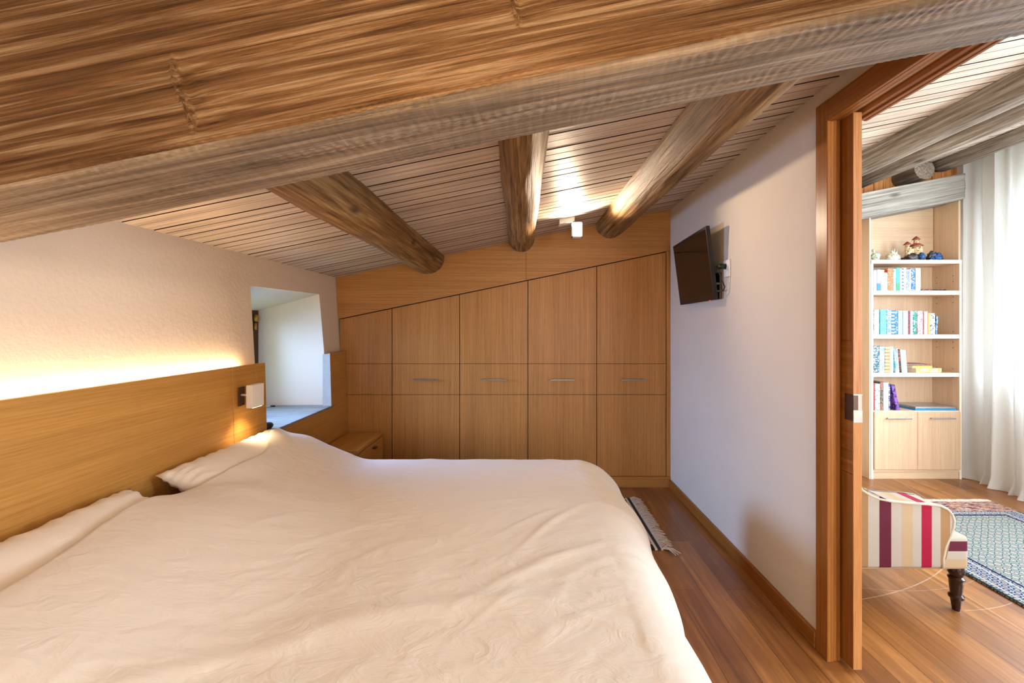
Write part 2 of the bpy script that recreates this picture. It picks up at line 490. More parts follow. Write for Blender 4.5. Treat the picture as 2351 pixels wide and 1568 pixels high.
# above the niche
quad(bm, (wx(1.52), NEARY, 1.52), (wx(1.533), FARY(1.533), 1.533), (wx(ZT), FARY(1.533), ZT), (wx(ZT), NEARY, ZT))
quad(bm, (wx(1.533), FARY(1.533), 1.533), (wx(1.533), 3.9, 1.533), (wx(ZT), 3.9, ZT), (wx(ZT), FARY(1.533), ZT))
# niche: near jamb, far jamb, head, sill bed
XB = -1.96; HB = 1.412
quad(bm, (wx(SILL), NEARY, SILL), (XB, NEARY + 0.03, SILL), (XB, NEARY + 0.03, HB), (wx(1.52), NEARY, 1.52))
n = 12
for i in range(n):
    a, b = i / n, (i + 1) / n
    def fj(t, s):   # far jamb, t from back to front, s bottom to top
        xf = wx(SILL + s * (1.533 - SILL)); zt = HB + (1.533 - HB) * t
        x = XB + (xf - XB) * t
        return (x, 3.06 + (FARY(SILL + s * (zt - SILL)) - 3.06) * t, SILL + s * (zt - SILL))
    for j in range(6):
        quad(bm, fj(a, j / 6), fj(b, j / 6), fj(b, (j + 1) / 6), fj(a, (j + 1) / 6))
quad(bm, (wx(1.52), NEARY, 1.52), (XB, NEARY + 0.03, HB), (XB, 3.06, HB), (wx(1.533), FARY(1.533), 1.533))
quad(bm, (wx(SILL), NEARY, SILL - 0.012), (XB, NEARY, SILL - 0.012), (XB, 3.10, SILL - 0.012), (wx(SILL), 3.10, SILL - 0.012))
# outer skin round the opening (keeps daylight out everywhere else)
add_box(bm, -2.05, -1.965, -1.6, 2.305, 0, 2.15)
add_box(bm, -2.05, -1.965, 3.06, 3.9, 0, 1.85)
add_box(bm, -2.05, -1.965, 2.305, 3.06, 0, SILL - 0.012)
add_box(bm, -2.05, -1.965, 2.305, 3.06, HB, 1.85)
struct('wall_left', bm, 'plaster_rough', smooth=True, angle=25)

# window in the niche
w1 = bpy.data.objects.new('window_1', None); COL.objects.link(w1); w1.location = (-1.97, 2.7, SILL); w1['kind'] = 'structure'
bm = bm_new()
fw = 0.10
add_box(bm, -1.99, -1.955, 2.305, 2.305 + 0.06, SILL, HB)
add_box(bm, -1.99, -1.955, 3.06 - fw, 3.06, SILL, HB)
add_box(bm, -1.99, -1.955, 2.365, 3.06 - fw, SILL, SILL + 0.05)
add_box(bm, -1.99, -1.955, 2.365, 3.06 - fw, HB - 0.06, HB)
obj('window_frame', bm, 'dark_frame', w1)
box_obj('glass_pane', (-1.975, -1.970, 2.365, 3.06 - fw, SILL + 0.05, HB - 0.06), 'glass', w1)
bm = bm_new()
add_lathe(bm, [(0.010, 0), (0.012, 0.02), (0.010, 0.05)], (-1.948, 3.015, 1.27), 12)
add_blob(bm, (-1.945, 3.018, 1.355), (0.022, 0.020, 0.032), 0.1, 20, 1, 2)
obj('shutter_catch', bm, 'brass', w1, True)
def mk_stone():
    m = NT('grey_stone_tile')
    v = m.noise(m.coord((5, 22, 8)), 1, 6, 0.6, 0.8)
    return m.done(m.ramp(v, [(0.3, rgb('6f6c68')), (0.5, rgb('85827d')), (0.7, rgb('98948e'))]), 0.45, m.bump(v, 0.1, 0.003), 0.4)
M['stone'] = mk_stone()
bm = bm_new(); add_box(bm, -1.955, -1.408, 2.285, 3.086, SILL - 0.012, SILL + 0.003, 0.002)
obj('window_sill', bm, 'stone', w1)

# wall between the rooms: two skins with the door pocket between them, lintel above
OPN, OPF = 0.70, 1.61
bm = bm_new()
def slopebox(x0, x1, y0, y1, z0):
    u_ = UP if y0 < 0.8 else 0.0
    add_prism(bm, [(x0, y0, z0), (x1, y0, z0), (x1, y0, cz(x1) + 0.015 + u_), (x0, y0, cz(x0) + 0.015 + u_)], (0, y1 - y0, 0))
for x0, x1, ya in ((1.19, 1.233, OPF), (1.276, 1.318, 1.64)):
    slopebox(x0, x1, ya, 3.9, 0)
slopebox(1.19, 1.318, -1.6, OPN, 0)
slopebox(1.19, 1.318, OPN, 0.86, 2.12)
slopebox(1.19, 1.233, 0.86, OPF, 2.12); slopebox(1.2335, 1.318, 0.86, 1.6395, 2.12)
struct('wall_right', bm, 'plaster')
# walls behind the wardrobe / behind the camera
bm = bm_new(); slopebox(-2.0, 1.19, 3.92, 4.0, 0); struct('wall_back', bm, 'plaster')
bm = bm_new()
slopebox(-2.0, -0.2, -1.68, -1.6, 0); slopebox(1.0, 1.9, -1.68, -1.6, 0); slopebox(3.4, 4.1, -1.68, -1.6, 0)
add_box(bm, -0.2, 1.0, -1.68, -1.6, 0, 0.7); slopebox(-0.2, 1.0, -1.68, -1.6, 1.7)
add_box(bm, 1.9, 3.4, -1.68, -1.6, 0, 0.7); slopebox(1.9, 3.4, -1.68, -1.6, 2.2)
struct('wall_front', bm, 'plaster')

# wooden casing of the pocket door
d1 = bpy.data.objects.new('door_1', None); COL.objects.link(d1); d1.location = (1.25, 1.6, 0); d1['kind'] = 'structure'
bm = bm_new()
add_box(bm, 1.176, 1.191, 1.597, 1.662, 0, 2.175, 0.003)
add_box(bm, 1.176, 1.191, OPN - 0.06, OPN + 0.005, 0, 2.175, 0.003)
obj('casing_side', bm, 'door_v', d1)
bm = bm_new(); add_box(bm, 1.177, 1.191, OPN + 0.005, 1.597, 2.09, 2.174, 0.003)
obj('casing_head', bm, 'door_y', d1)
bm = bm_new()
for x0, x1, yy in ((1.191, 1.2025, 1.599), (1.2045, 1.2185, 1.6035), (1.2205, 1.233, 1.605)):
    add_box(bm, x0, x1, yy, 1.640, 0, 2.12, 0.002)
add_box(bm, 1.276, 1.318, 1.634, 1.66, 0, 2.12, 0.002)
add_box(bm, 1.318, 1.329, 1.640, 1.71, 0, 2.17, 0.002)
add_box(bm, 1.191, 1.318, OPN - 0.02, OPN + 0.012, 0, 2.12, 0.002)
add_box(bm, 1.318, 1.331, OPN - 0.06, OPN + 0.005, 0, 2.17, 0.002)
obj('jamb', bm, 'door_v', d1)
bm = bm_new()
for x0, x1, zz in ((1.191, 1.2025, 2.09), (1.2045, 1.2185, 2.094), (1.2205, 1.233, 2.096)):
    add_box(bm, x0, x1, OPN, 1.60, zz, 2.135, 0.002)
add_box(bm, 1.276, 1.300, OPN, 1.60, 2.098, 2.135, 0.002)
add_box(bm, 1.300, 1.318, OPN, 1.60, 2.092, 2.135, 0.002)
add_box(bm, 1.318, 1.331, OPN, 1.60, 2.09, 2.17, 0.002)
obj('head_jamb', bm, 'door_y', d1)
lf = bm_new()
add_box(lf, 1.2405, 1.2695, 1.552, 2.40, 0.012, 2.10)
leaf = obj('door_leaf', lf, 'door_v', d1)
bm = bm_new()
for z0, z1 in ((0.012, 0.741), (1.246, 2.10)):
    add_box(bm, 1.238, 1.2405, 1.552, 2.40, z0, z1)
obj('door_panel', bm, 'door_v', leaf)
bm = bm_new(); add_box(bm, 1.238, 1.2405, 1.552, 2.40, 0.744, 1.243); obj('door_panel', bm, 'door_y', leaf)
bm = bm_new(); add_box(bm, 1.238, 1.2700, 1.549, 1.552, 0.012, 2.10, 0.0006); obj('edge_lipping', bm, 'door_edge', leaf)
bm = bm_new()
add_box(bm, 1.2372, 1.2385, 1.549, 1.5895, 0.943, 1.043)
add_box(bm, 1.2376, 1.2540, 1.5478, 1.5500, 0.985, 1.040)
hp = obj('flush_pull', bm, 'bronze', leaf)
bm = bm_new()
add_box(bm, 1.2372, 1.2705, 1.5470, 1.5492, 0.938, 0.984)
add_box(bm, 1.2372, 1.2705, 1.5470, 1.5492, 1.040, 1.044)
add_box(bm, 1.2540, 1.2556, 1.5470, 1.5492, 0.984, 1.040)
obj('pull_plate', bm, 'steel', hp)
bm = bm_new()
for k in range(3):
    add_box(bm, 1.2570 + k * 0.0042, 1.2595 + k * 0.0042, 1.5470, 1.5492, 0.985, 1.040)
obj('pull_grip', bm, 'pale_edge', hp)

# baseboard along the right wall
bm = bm_new(); add_box(bm, 1.173, 1.191, 1.664, 3.312, 0, 0.067, 0.004)
add_box(bm, 1.173, 1.191, -1.6, OPN - 0.06, 0, 0.067, 0.004)
struct('baseboard_right', bm, 'door_y')

# ------------------------------------------------------------------ big beam
def make_beam(name, x0, x1, y0, y1, zb, h, mat, res=0.006, marks=(), seed=0, rr=0.022, sag=None, amp=1.0, slope=0.2037):
    """squared rustic timber, cross-section swept along x, with adze steps and rounded arrises"""
    nx = int((x1 - x0) / res)
    def section():
        pts = []
        def edge(a, b, n):
            for i in range(n): pts.append((a[0] + (b[0] - a[0]) * i / n, a[1] + (b[1] - a[1]) * i / n))
        def arc(c, a0, a1, n):
            for i in range(n):
                a = a0 + (a1 - a0) * i / n
                pts.append((c[0] + rr * math.cos(a), c[1] + rr * math.sin(a)))
        w = y1 - y0
        edge((0, h), (0, rr), 56)
        arc((rr, rr), math.pi, 1.5 * math.pi, 8)
        edge((rr, 0), (w - rr, 0), 28)
        arc((w - rr, rr), 1.5 * math.pi, 2 * math.pi, 8)
        edge((w, rr), (w, h), 24)
        pts.append((w, h))
        return pts
    sec = section()
    bm = bm_new(); rows = []
    for i in range(nx + 1):
        x = x0 + (x1 - x0) * i / nx
        base = zb + slope * x + (sag(x) if sag else 0)
        row = []
        for (yy, zz) in sec:
            q = Vector((x * 1.1 + seed, yy * 14, zz * 14))
            d = 0.003 * noise.noise(q) + 0.0030 * noise.noise(Vector((x * 3.1, yy * 70 + seed, zz * 70)))
            d += 0.002 * noise.noise(Vector((x * 0.8 + 5, yy * 5, zz * 5 + seed)))
            d *= amp
            ny, nz = 0.0, 0.0
            if zz < rr * 1.2: nz = -1
            if yy < rr * 0.6: ny = -1
            if yy > (y1 - y0) - rr * 0.6: ny = 1
            if zz < rr * 1.2:   # shallow saw ripples over the soffit
                d += amp * 0.0011 * math.sin(x * 260 + 9 * noise.noise(Vector((x * 6, yy * 20, 0)))) * max(0, noise.noise(Vector((x * 2.2, yy * 16, seed))) + 0.25)
            if yy < rr * 0.6:
                for xm, lean, zlo, zhi in marks:
                    xr = x - (xm + lean * (h - zz) + 0.012 * math.sin(zz * 30))
                    if zlo < zz < zhi:
                        k = min(1, (zz - zlo) / 0.03) * min(1, (zhi - zz) / 0.03)
                        d += k * (0.006 * math.exp(-(xr / 0.006) ** 2) - (0.007 * math.exp(-xr / 0.06) if xr > 0 else 0))
            row.append(bm.verts.new((x, y0 + yy + ny * d, base + zz + nz * d)))
        rows.append(row)
    for i in range(nx):
        for j in range(len(sec) - 1):
            f = bm.faces.new((rows[i][j], rows[i][j + 1], rows[i + 1][j + 1], rows[i + 1][j]))
            if isinstance(mat, list) and sec[j][1] < rr * 0.75: f.material_index = 1
        bm.faces.new((rows[i][-1], rows[i][0], rows[i + 1][0], rows[i + 1][-1]))
    bm.faces.new(rows[0]); bm.faces.new(rows[-1][::-1])
    return obj(name, bm, mat, None, True)
b = make_beam('ceiling_beam', -1.46, 1.187, 0.755, 0.972, 1.738, 0.56, ['beam', 'soffit'], 0.004,
              marks=((-0.665, 0.10, 0.03, 0.19), (-0.02, 0.04, 0.10, 0.26), (0.275, 0.02, 0.13, 0.26)), seed=2)
tag(b, 'huge rough-sawn brown beam crossing the foreground under the ceiling', 'beam')

def make_log(name, x0, x1, y0, y1, r0, r1, drop, mat, seed=0, n=56, endcap=False):
    """natural round log along y; its axis lies drop metres below the ceiling boards"""
    ny = int((y1 - y0) / 0.03)
    bm = bm_new(); rows = []
    for i in range(ny + 1):
        t = i / ny; y = y0 + (y1 - y0) * t
        x = x0 + (x1 - x0) * t + 0.010 * noise.noise(Vector((y * 1.3, seed, 0)))
        r = r0 + (r1 - r0) * t
        z = cz(x) - drop
        if endcap and y1 - y < 0.09:
            k = (y1 - y) / 0.09; r *= math.sqrt(max(0.02, 1 - (1 - k) ** 2.2)) * 0.55 + 0.45
        row = []
        for k in range(n):
            a = 2 * math.pi * k / n
            c, s = math.cos(a), math.sin(a)
            d = 1 + 0.07 * noise.noise(Vector((c * 1.1 + seed, s * 1.1, y * 1.6))) + 0.025 * noise.noise(Vector((c * 4 + seed, s * 4, y * 5)))
            row.append(bm.verts.new((x + r * d * c, y, z + r * d * s)))
        rows.append(row)
    for i in range(ny):
        for k in range(n):
            bm.faces.new((rows[i][k], rows[i][(k + 1) % n], rows[i + 1][(k + 1) % n], rows[i + 1][k]))
    bm.faces.new(rows[0]); bm.faces.new(rows[-1][::-1])
    return obj(name, bm, mat, None, True, 50)
G = 'round log purlins of the bedroom ceiling'
tag(make_log('ceiling_log', -0.765, -0.757, 0.80, 3.36, 0.118, 0.128, 0.0, 'log', 1), 'round brown log under the ceiling, left of three, above the wardrobe and nearest the window', 'log', G)
tag(make_log('ceiling_log', 0.005, -0.012, 0.80, 3.36, 0.094, 0.100, 0.0, 'log', 5), 'round brown log under the ceiling, middle of three, just left of the glaring spotlight', 'log', G)
tag(make_log('ceiling_log', 0.748, 0.708, 0.80, 3.36, 0.128, 0.122, 0.012, 'log', 9), 'round brown log under the ceiling, right of three, between the spotlight and the television', 'log', G)
G = 'grey log purlins of the next room'
tag(make_log('ceiling_log', 2.32, 2.34, 0.2, 3.74, 0.10, 0.115, 0.015, 'log_grey', 12), 'thick grey log in the next room, uppermost of those seen through the doorway', 'log', G)
tag(make_log('ceiling_log', 3.02, 2.97, 0.2, 3.74, 0.098, 0.092, -0.005, 'log_grey', 17), 'grey log in the next room, second down, below the thick one', 'log', G)
tag(make_log('ceiling_log', 3.60, 3.64, 1.6, 3.66, 0.088, 0.080, 0.020, 'log_grey', 21, endcap=True), 'grey log in the next room running along the top of the white curtain', 'log', G)
tag(make_log('ceiling_log', 3.42, 3.42, 3.52, 3.745, 0.085, 0.085, 0.06, 'log_grey', 25), 'short sawn grey log end poking out above the grey beam', 'log', G)

# ------------------------------------------------------------------ next room shell
bm = bm_new()
slopebox(1.318, 4.1, 3.77, 3.9, 0)
struct('wall_back_living', bm, 'plaster')
bm = bm_new(); xx = 1.33
while xx < 3.95:          # vertical pine boards above the grey beam
    w = 0.088
    add_prism(bm, [(xx, 3.745, cz(xx) - 0.55), (xx + w - 0.003, 3.745, cz(xx) - 0.55), (xx + w - 0.003, 3.745, cz(xx + w)), (xx, 3.745, cz(xx))], (0, 0.02, 0), 0.002, 1)
    xx += w
struct('trim_1', bm, 'orange')
bm = bm_new()
WY0, WY1 = 0.9, 3.35
add_box(bm, 3.95, 4.10, -1.6, WY0, 0, 2.9); add_box(bm, 3.95, 4.10, WY1, 3.9, 0, 2.9)
add_box(bm, 3.95, 4.10, WY0, WY1, 0, 0.80); add_box(bm, 3.95, 4.10, WY0, WY1, 2.52, 2.9)
struct('wall_right_living', bm, 'plaster')
w2 = bpy.data.objects.new('window_2', None); COL.objects.link(w2); w2.location = (4.0, 2.1, 0.8); w2['kind'] = 'structure'
bm = bm_new()
for y0 in (WY0, 1.70, 2.50, WY1 - 0.06):
    add_box(bm, 3.99, 4.05, y0, y0 + 0.06, 0.80, 2.52)
for z0, z1 in ((0.80, 0.87), (2.08, 2.20), (2.46, 2.52)):
    add_box(bm, 3.985, 4.055, WY0, WY1, z0, z1)
obj('window_frame', bm, 'white_paint', w2)
box_obj('glass_pane', (4.018, 4.022, WY0, WY1, 0.80, 2.52), 'glass', w2)

bb = make_beam('wall_beam', 1.34, 3.70, 3.46, 3.72, 1.64, 0.215, 'beam_grey', 0.012, seed=30, rr=0.02, amp=1.2, slope=0.195)
tag(bb, 'weathered grey squared beam above the bookcase in the next room', 'beam')

# ------------------------------------------------------------------ wardrobe
FY = 3.33
def wtop(x): return 1.6578 + 0.2062 * x       # underside of the frieze
wr_ = thing('wardrobe', 'built-in oak wardrobe with sloping top filling the far wall', 'wardrobe', (-0.1, 3.5, 0))
bm = bm_new()
add_prism(bm, [(-1.46, FY + 0.022, 0.0), (1.188, FY + 0.022, 0.0), (1.188, FY + 0.022, cz(1.188) - 0.004), (-1.46, FY + 0.022, cz(-1.46) - 0.004)], (0, 0.55, 0))
obj('carcass', bm, 'gap', wr_)
for xa, xt, xb in ((-1.484, -1.503, 0.026), (0.0280, 0.028, 1.1885)):
    bm = bm_new()
    add_prism(bm, [(xa, FY, wtop(xa) + 0.004), (xb, FY, wtop(xb) + 0.004), (xb, FY, cz(xb) - 0.002), (xt, FY, cz(xt) - 0.002)], (0, 0.02, 0))
    obj('frieze_panel', bm, 'oak_h', wr_)
bm = bm_new(); add_box(bm, 1.157, 1.189, FY, FY + 0.02, 0.092, 0.1); 
bm.free(); bm = bm_new()
add_prism(bm, [(1.157, FY, 0.09), (1.189, FY, 0.09), (1.189, FY, wtop(1.189) + 0.003), (1.157, FY, wtop(1.157) + 0.003)], (0, 0.02, 0))
obj('filler_strip', bm, 'oak_v', wr_)
bm = bm_new(); add_box(bm, -1.40, 1.189, FY - 0.004, FY + 0.02, 0.0, 0.088, 0.002); obj('plinth', bm, 'oak_h', wr_)
seams = [-1.472, -1.0515, -0.508, 0.042, 0.596, 1.154]
hx = [None, -0.778, -0.231, 0.319, 0.882]
def add_bar_handle(bm, cx, cy, cz_, half, out=0.03, r=0.0055):
    """flat bar pull with two posts, front face towards -y"""
    add_box(bm, cx - half, cx + half, cy - out - 0.006, cy - out, cz_ - r, cz_ + r, 0.0015)
    for s in (-1, 1):
        add_box(bm, cx + s * (half - 0.022) - 0.005, cx + s * (half - 0.022) + 0.005, cy - out, cy, cz_ - 0.004, cz_ + 0.004)
for k in range(5):
    xa, xb = seams[k] + 0.0028, seams[k + 1] - 0.0028
    bm = bm_new()
    def panel(z0, z1, y0, y1, top=False):
        pts = [(xa, y0, z0), (xb, y0, z0), (xb, y0, wtop(xb) - 0.004 if top else z1), (xa, y0, wtop(xa) - 0.004 if top else z1)]
        add_prism(bm, pts, (0, y1 - y0, 0))
    panel(0.092, 0, FY + 0.006, FY + 0.02, True)
    for f in bm.faces: f.material_index = 1
    panel(0.092, 0.7440, FY, FY + 0.006)
    panel(0.7480, 0.9930, FY, FY + 0.006)
    panel(0.9970, 0, FY, FY + 0.006, True)
    dr = obj('door', bm, ['oak_v', 'groove'], wr_)
    if hx[k] is not None:
        bm = bm_new(); add_bar_handle(bm, hx[k], FY, 0.869, 0.098)
        obj('handle', bm, 'nickel', dr)

# ------------------------------------------------------------------ headboard and lower panelling on the left wall
def hf(z): return -1.420 + (1.097 - z) * 0.028     # front face
hb = thing('headboard', 'long oak headboard panelling with hidden strip light along the left wall', 'headboard', (-1.42, 1.2, 0))
def hpanel(bm, y0, y1, z0, z1, th=0.02):
    add_prism(bm, [(hf(z0), y0, z0), (hf(z1), y0, z1), (hf(z1) - th, y0, z1), (hf(z0) - th, y0, z0)], (0, y1 - y0, 0), 0.0015, 1)
bm = bm_new(); hpanel(bm, -1.2, 2.0215, 0.10, 1.097); obj('main_panel', bm, 'oak_y', hb)
bm = bm_new(); hpanel(bm, 2.0235, 2.199, 0.10, 1.097); lp = obj('lamp_panel', bm, 'oak_y', hb)
bm = bm_new(); hpanel(bm, 2.201, 2.282, 0.10, 1.097); obj('end_panel', bm, 'oak_y', hb)
bm = bm_new(); hpanel(bm, 2.284, 3.325, 0.10, 0.704); obj('sill_panel', bm, 'oak_y', hb)
bm = bm_new(); hpanel(bm, 3.052, 3.325, 0.7045, 1.097); obj('corner_panel', bm, 'oak_y', hb)
bm = bm_new()
add_prism(bm, [(-1.474, 3.0495, 0.711), (hf(0.711) - 0.001, 3.0495, 0.711), (hf(1.09) - 0.001, 3.0495, 1.092), (-1.474, 3.0495, 1.092)], (0, 0.0024, 0))
obj('side_return', bm, 'grey_paint', hb)
bm = bm_new(); add_box(bm, -1.4635, -1.4485, -0.4, 2.13, 1.072, 1.080); obj('led_strip', bm, 'led', hb)

# bedside reading lamp on the headboard
bl = thing('reading_lamp', 'small white box reading lamp on the oak headboard shining down', 'lamp', (-1.40, 2.06, 0.955))
bm = bm_new()
add_box(bm, -1.345, -1.315, 2.012, 2.104, 0.898, 1.010, 0.002)
obj('lamp_head', bm, 'white_paint', bl)
bm = bm_new()
add_box(bm, -1.4130, -1.4065, 2.052, 2.098, 0.900, 0.994, 0.0027, 3)
obj('wall_plate', bm, 'bronze', bl)
bm = bm_new(); add_tube(bm, [(-1.412, 2.07, 0.955), (-1.34, 2.055, 0.955)], 0.006, 10); obj('arm', bm, 'white_paint', bl, True)
bm = bm_new(); add_box(bm, -1.340, -1.320, 2.022, 2.094, 0.8965, 0.8985); obj('diffuser', bm, 'lamp_glow', bl)
sl = spot('reading_lamp_light', (-1.335, 2.06, 0.893), (-1.385, 2.06, 0.60), 4, (1.0, 0.72, 0.42), 100, 0.9, 0.012)

# ------------------------------------------------------------------ ceiling spotlight
sp = thing('ceiling_spotlight', 'small white box spotlight glaring below the boards between two logs', 'spotlight', (0.31, 2.95, 2.05))
def ceil_box(bm, x0, x1, y0, y1, t0, t1, bev=0.002):
    add_prism(bm, [(x0, y0, cz(x0) - t0), (x1, y0, cz(x1) - t0), (x1, y0, cz(x1) - t1), (x0, y0, cz(x0) - t1)], (0, y1 - y0, 0), bev, 1)
bm = bm_new(); ceil_box(bm, 0.258, 0.365, 2.905, 2.985, 0.0, 0.034); obj('mount', bm, 'white_paint', sp)
bm = bm_new(); add_tube(bm, [(0.350, 2.95, 2.030), (0.366, 2.945, 2.005)], 0.007, 10); obj('swivel', bm, 'white_paint', sp, True)
bm = bm_new()
hx0, hx1, hz0, hz1, hy0, hy1 = 0.348, 0.420, 1.925, 2.030, 2.905, 2.960
add_box(bm, hx0, hx0 + 0.005, hy0, hy1, hz0, hz1); add_box(bm, hx1 - 0.005, hx1, hy0, hy1, hz0, hz1)
add_box(bm, hx0, hx1, hy1 - 0.005, hy1, hz0, hz1); add_box(bm, hx0, hx1, hy0, hy1, hz0, hz0 + 0.005)
add_box(bm, hx0, hx1, hy0, hy1, hz1 - 0.005, hz1)
obj('lamp_head', bm, 'white_paint', sp)
bm = bm_new(); add_box(bm, hx0 + 0.006, hx1 - 0.006, hy0 + 0.006, hy0 + 0.010, hz0 + 0.006, hz1 - 0.006); obj('bulb', bm, 'bulb', sp)
spot('ceiling_spotlight_beam', (0.384, 2.895, 2.00), (0.30, 1.2, 1.95), 42, (1.0, 0.80, 0.58), 150, 0.7, 0.012)
spot('ceiling_spotlight_up', (0.345, 2.93, 2.012), (0.20, 2.0, 2.35), 16, (1.0, 0.80, 0.58), 100, 0.5, 0.008)

# ------------------------------------------------------------------ television on the right wall
tv = thing('television', 'black flat television tilted down on the right wall beside the wardrobe', 'television', (1.15, 2.7, 1.5))
TL, TR, BR, BL = P(1545.5, 566, 2.99), P(1621, 518.5, 2.45), P(1641, 688, 2.45), P(1562.5, 700.5, 2.99)
ex = (TR - TL + BR - BL) / 2; ez = (TL - BL + TR - BR) / 2
cc = (TL + TR + BL + BR) / 4
nrm = ez.cross(ex).normalized()
if nrm.x > 0: nrm = -nrm
def tvp(a, b, c):     # a along width 0..1 (far to near), b height 0..1, c metres behind the screen
    q = TL * (1 - a) * b + TR * a * b + BL * (1 - a) * (1 - b) + BR * a * (1 - b)
    return q - nrm * c
def tvbox(bm, a0, a1, b0, b1, c0, c1, bev=0.0):
    vs = [bm.verts.new(tvp(a, b, c)) for a in (a0, a1) for b in (b0, b1) for c in (c0, c1)]
    fs = [bm.faces.new([vs[i] for i in f]) for f in [(0, 1, 3, 2), (4, 6, 7, 5), (0, 4, 5, 1), (2, 3, 7, 6), (0, 2, 6, 4), (1, 5, 7, 3)]]
    if bev: bmesh.ops.bevel(bm, geom=list({e for f in fs for e in f.edges}), offset=bev, segments=2, affect='EDGES')
bm = bm_new(); tvbox(bm, 0, 1, 0, 1, 0.001, 0.022, 0.002); tvbox(bm, 0.10, 0.90, 0.05, 0.88, 0.021, 0.038, 0.004)
obj('housing', bm, 'black', tv)
bm = bm_new()
tvbox(bm, 0, 1, 0.965, 1, -0.001, 0.002); tvbox(bm, 0, 1, 0, 0.055, -0.001, 0.002); tvbox(bm, 0, 0.022, 0.05, 0.97, -0.001, 0.002); tvbox(bm, 0.978, 1, 0.05, 0.97, -0.001, 0.002)
obj('bezel', bm, 'black', tv)
bm = bm_new(); tvbox(bm, 0.02, 0.98, 0.05, 0.97, 0.0002, 0.0015); obj('screen', bm, 'black_gloss', tv)
bm = bm_new(); tvbox(bm, 0.87, 0.885, -0.008, 0.003, -0.002, 0.003); obj('indicator', bm, 'red_led', tv)
br = bm_new()
add_box(br, 1.176, 1.189, 2.47, 2.58, 1.46, 1.62, 0.002)
for zz in (1.50, 1.545): add_box(br, 1.150, 1.180, 2.455, 2.56, zz, zz + 0.012)
obj('wall_bracket', br, 'pewter', tv)
# socket, plug and lead
sk = thing('wall_socket', 'white wall socket with plug and black lead beside the television', 'socket', (1.19, 2.395, 1.62))
bm = bm_new(); add_box(bm, 1.181, 1.1905, 2.365, 2.435, 1.633 - 0.05, 1.633 + 0.05, 0.003); obj('face_plate', bm, 'white_paint', sk)
bm = bm_new(); add_lathe(bm, [(0.020, 0), (0.020, 0.006)], (0, 0, 0), 20)
bmesh.ops.transform(bm, matrix=Matrix.Translation((1.1775, 2.405, 1.645)) @ Matrix.Rotation(R(90), 4, 'Y'), verts=bm.verts); obj('outlet', bm, 'pale_edge', sk)
bm = bm_new(); add_tube(bm, [(1.178, 2.405, 1.645), (1.150, 2.405, 1.645), (1.142, 2.405, 1.640)], [0.017, 0.015, 0.009], 14); pl = obj('plug', bm, 'black', sk, True)
bm = bm_new()
add_tube(bm, [(1.143, 2.405, 1.641), (1.136, 2.403, 1.625), (1.150, 2.398, 1.575), (1.168, 2.390, 1.525), (1.165, 2.40, 1.505), (1.145, 2.44, 1.500), (1.125, 2.50, 1.51)], 0.0035, 8); obj('lead', bm, 'black', pl, True)

# ------------------------------------------------------------------ bed
BX0, BXF, BYN, BYF = -1.385, 0.27, 0.80, 2.20
bed = thing('bed', 'wide low double bed base and mattress hidden beneath the white cover', 'bed', (-0.4, 1.48, 0))
bm = bm_new(); add_box(bm, -1.36, 0.33, 0.83, 2.17, 0.12, 0.30, 0.01); obj('base', bm, 'oak_y', bed)
bm = bm_new(); add_box(bm, -1.36, 0.34, 0.82, 2.18, 0.305, 0.505, 0.05, 4); obj('mattress', bm, 'pillow', bed, True)
for lx, ly in ((-1.28, 0.88), (-1.28, 2.12), (0.26, 0.88), (0.26, 2.12)):
    bm = bm_new(); add_box(bm, lx - 0.03, lx + 0.03, ly - 0.03, ly + 0.03, 0, 0.121); obj('leg', bm, 'oak_v', bed)

def sstep(a, b, x):
    t = min(1, max(0, (x - a) / (b - a))); return t * t * (3 - 2 * t)
def pillow_rise(x, y):
    k = 1 - sstep(-1.25, -0.55 - 0.25 * sstep(1.3, 2.0, y), x)
    amp = 0.140 - 0.050 * sstep(1.45, 1.75, y) * (1 - sstep(1.85, 2.2, y))
    gap = 1 - 0.18 * math.exp(-((y - 1.50) / 0.09) ** 2)
    end = 1.0
    return k * amp * gap * end
def fold(x, y, x0, y0, ang, length, width, h):
    c, s = math.cos(ang), math.sin(ang)
    u = (x - x0) * c + (y - y0) * s; v = -(x - x0) * s + (y - y0) * c
    v += 0.10 * (u / length) ** 2 * length
    return h * math.exp(-(u / length) ** 2) * math.exp(-(v / width) ** 2)
FOLDS = []
fr = random.Random(3)
for k in range(34):
    FOLDS.append((fr.uniform(-1.0, 0.3), fr.uniform(0.78, 2.0), fr.gauss(0.5, 0.5), fr.uniform(0.10, 0.30), fr.uniform(0.008, 0.02), fr.uniform(0.0005, 0.0022)))
for k in range(12):
    FOLDS.append((fr.uniform(0.0, 0.40), fr.uniform(0.9, 1.7), fr.gauss(0.1, 0.35), fr.uniform(0.08, 0.2), fr.uniform(0.010, 0.02), fr.uniform(0.002, 0.005)))
FOLDS += [(-0.75, 0.80, 0.55, 0.45, 0.03, 0.008), (-0.30, 1.02, 0.20, 0.55, 0.035, 0.006), (0.1, 1.25, 0.55, 0.25, 0.02, 0.008), (0.12, 1.5, 0.9, 0.22, 0.016, 0.007)]
PIL = [(-1.222, 1.910, 0.640, 0.38, 0.70, 0.115, R(30)), (-1.212, 1.105, 0.645, 0.38, 0.70, 0.115, R(26))]
def ptop(x, y):
    best = 0
    for cx, cy, cz0, lx, ly, th, ti in PIL:
        u = (x - cx) / (lx / 2 * math.cos(ti)); v = (y - cy) / (ly / 2)
        if abs(u) < 1 and abs(v) < 1:
            h = (1 - u ** 4) ** 0.55 * (1 - v ** 4) ** 0.55
            best = max(best, cz0 - (x - cx) * math.tan(ti) + th / 2 * h / math.cos(ti))
    return best
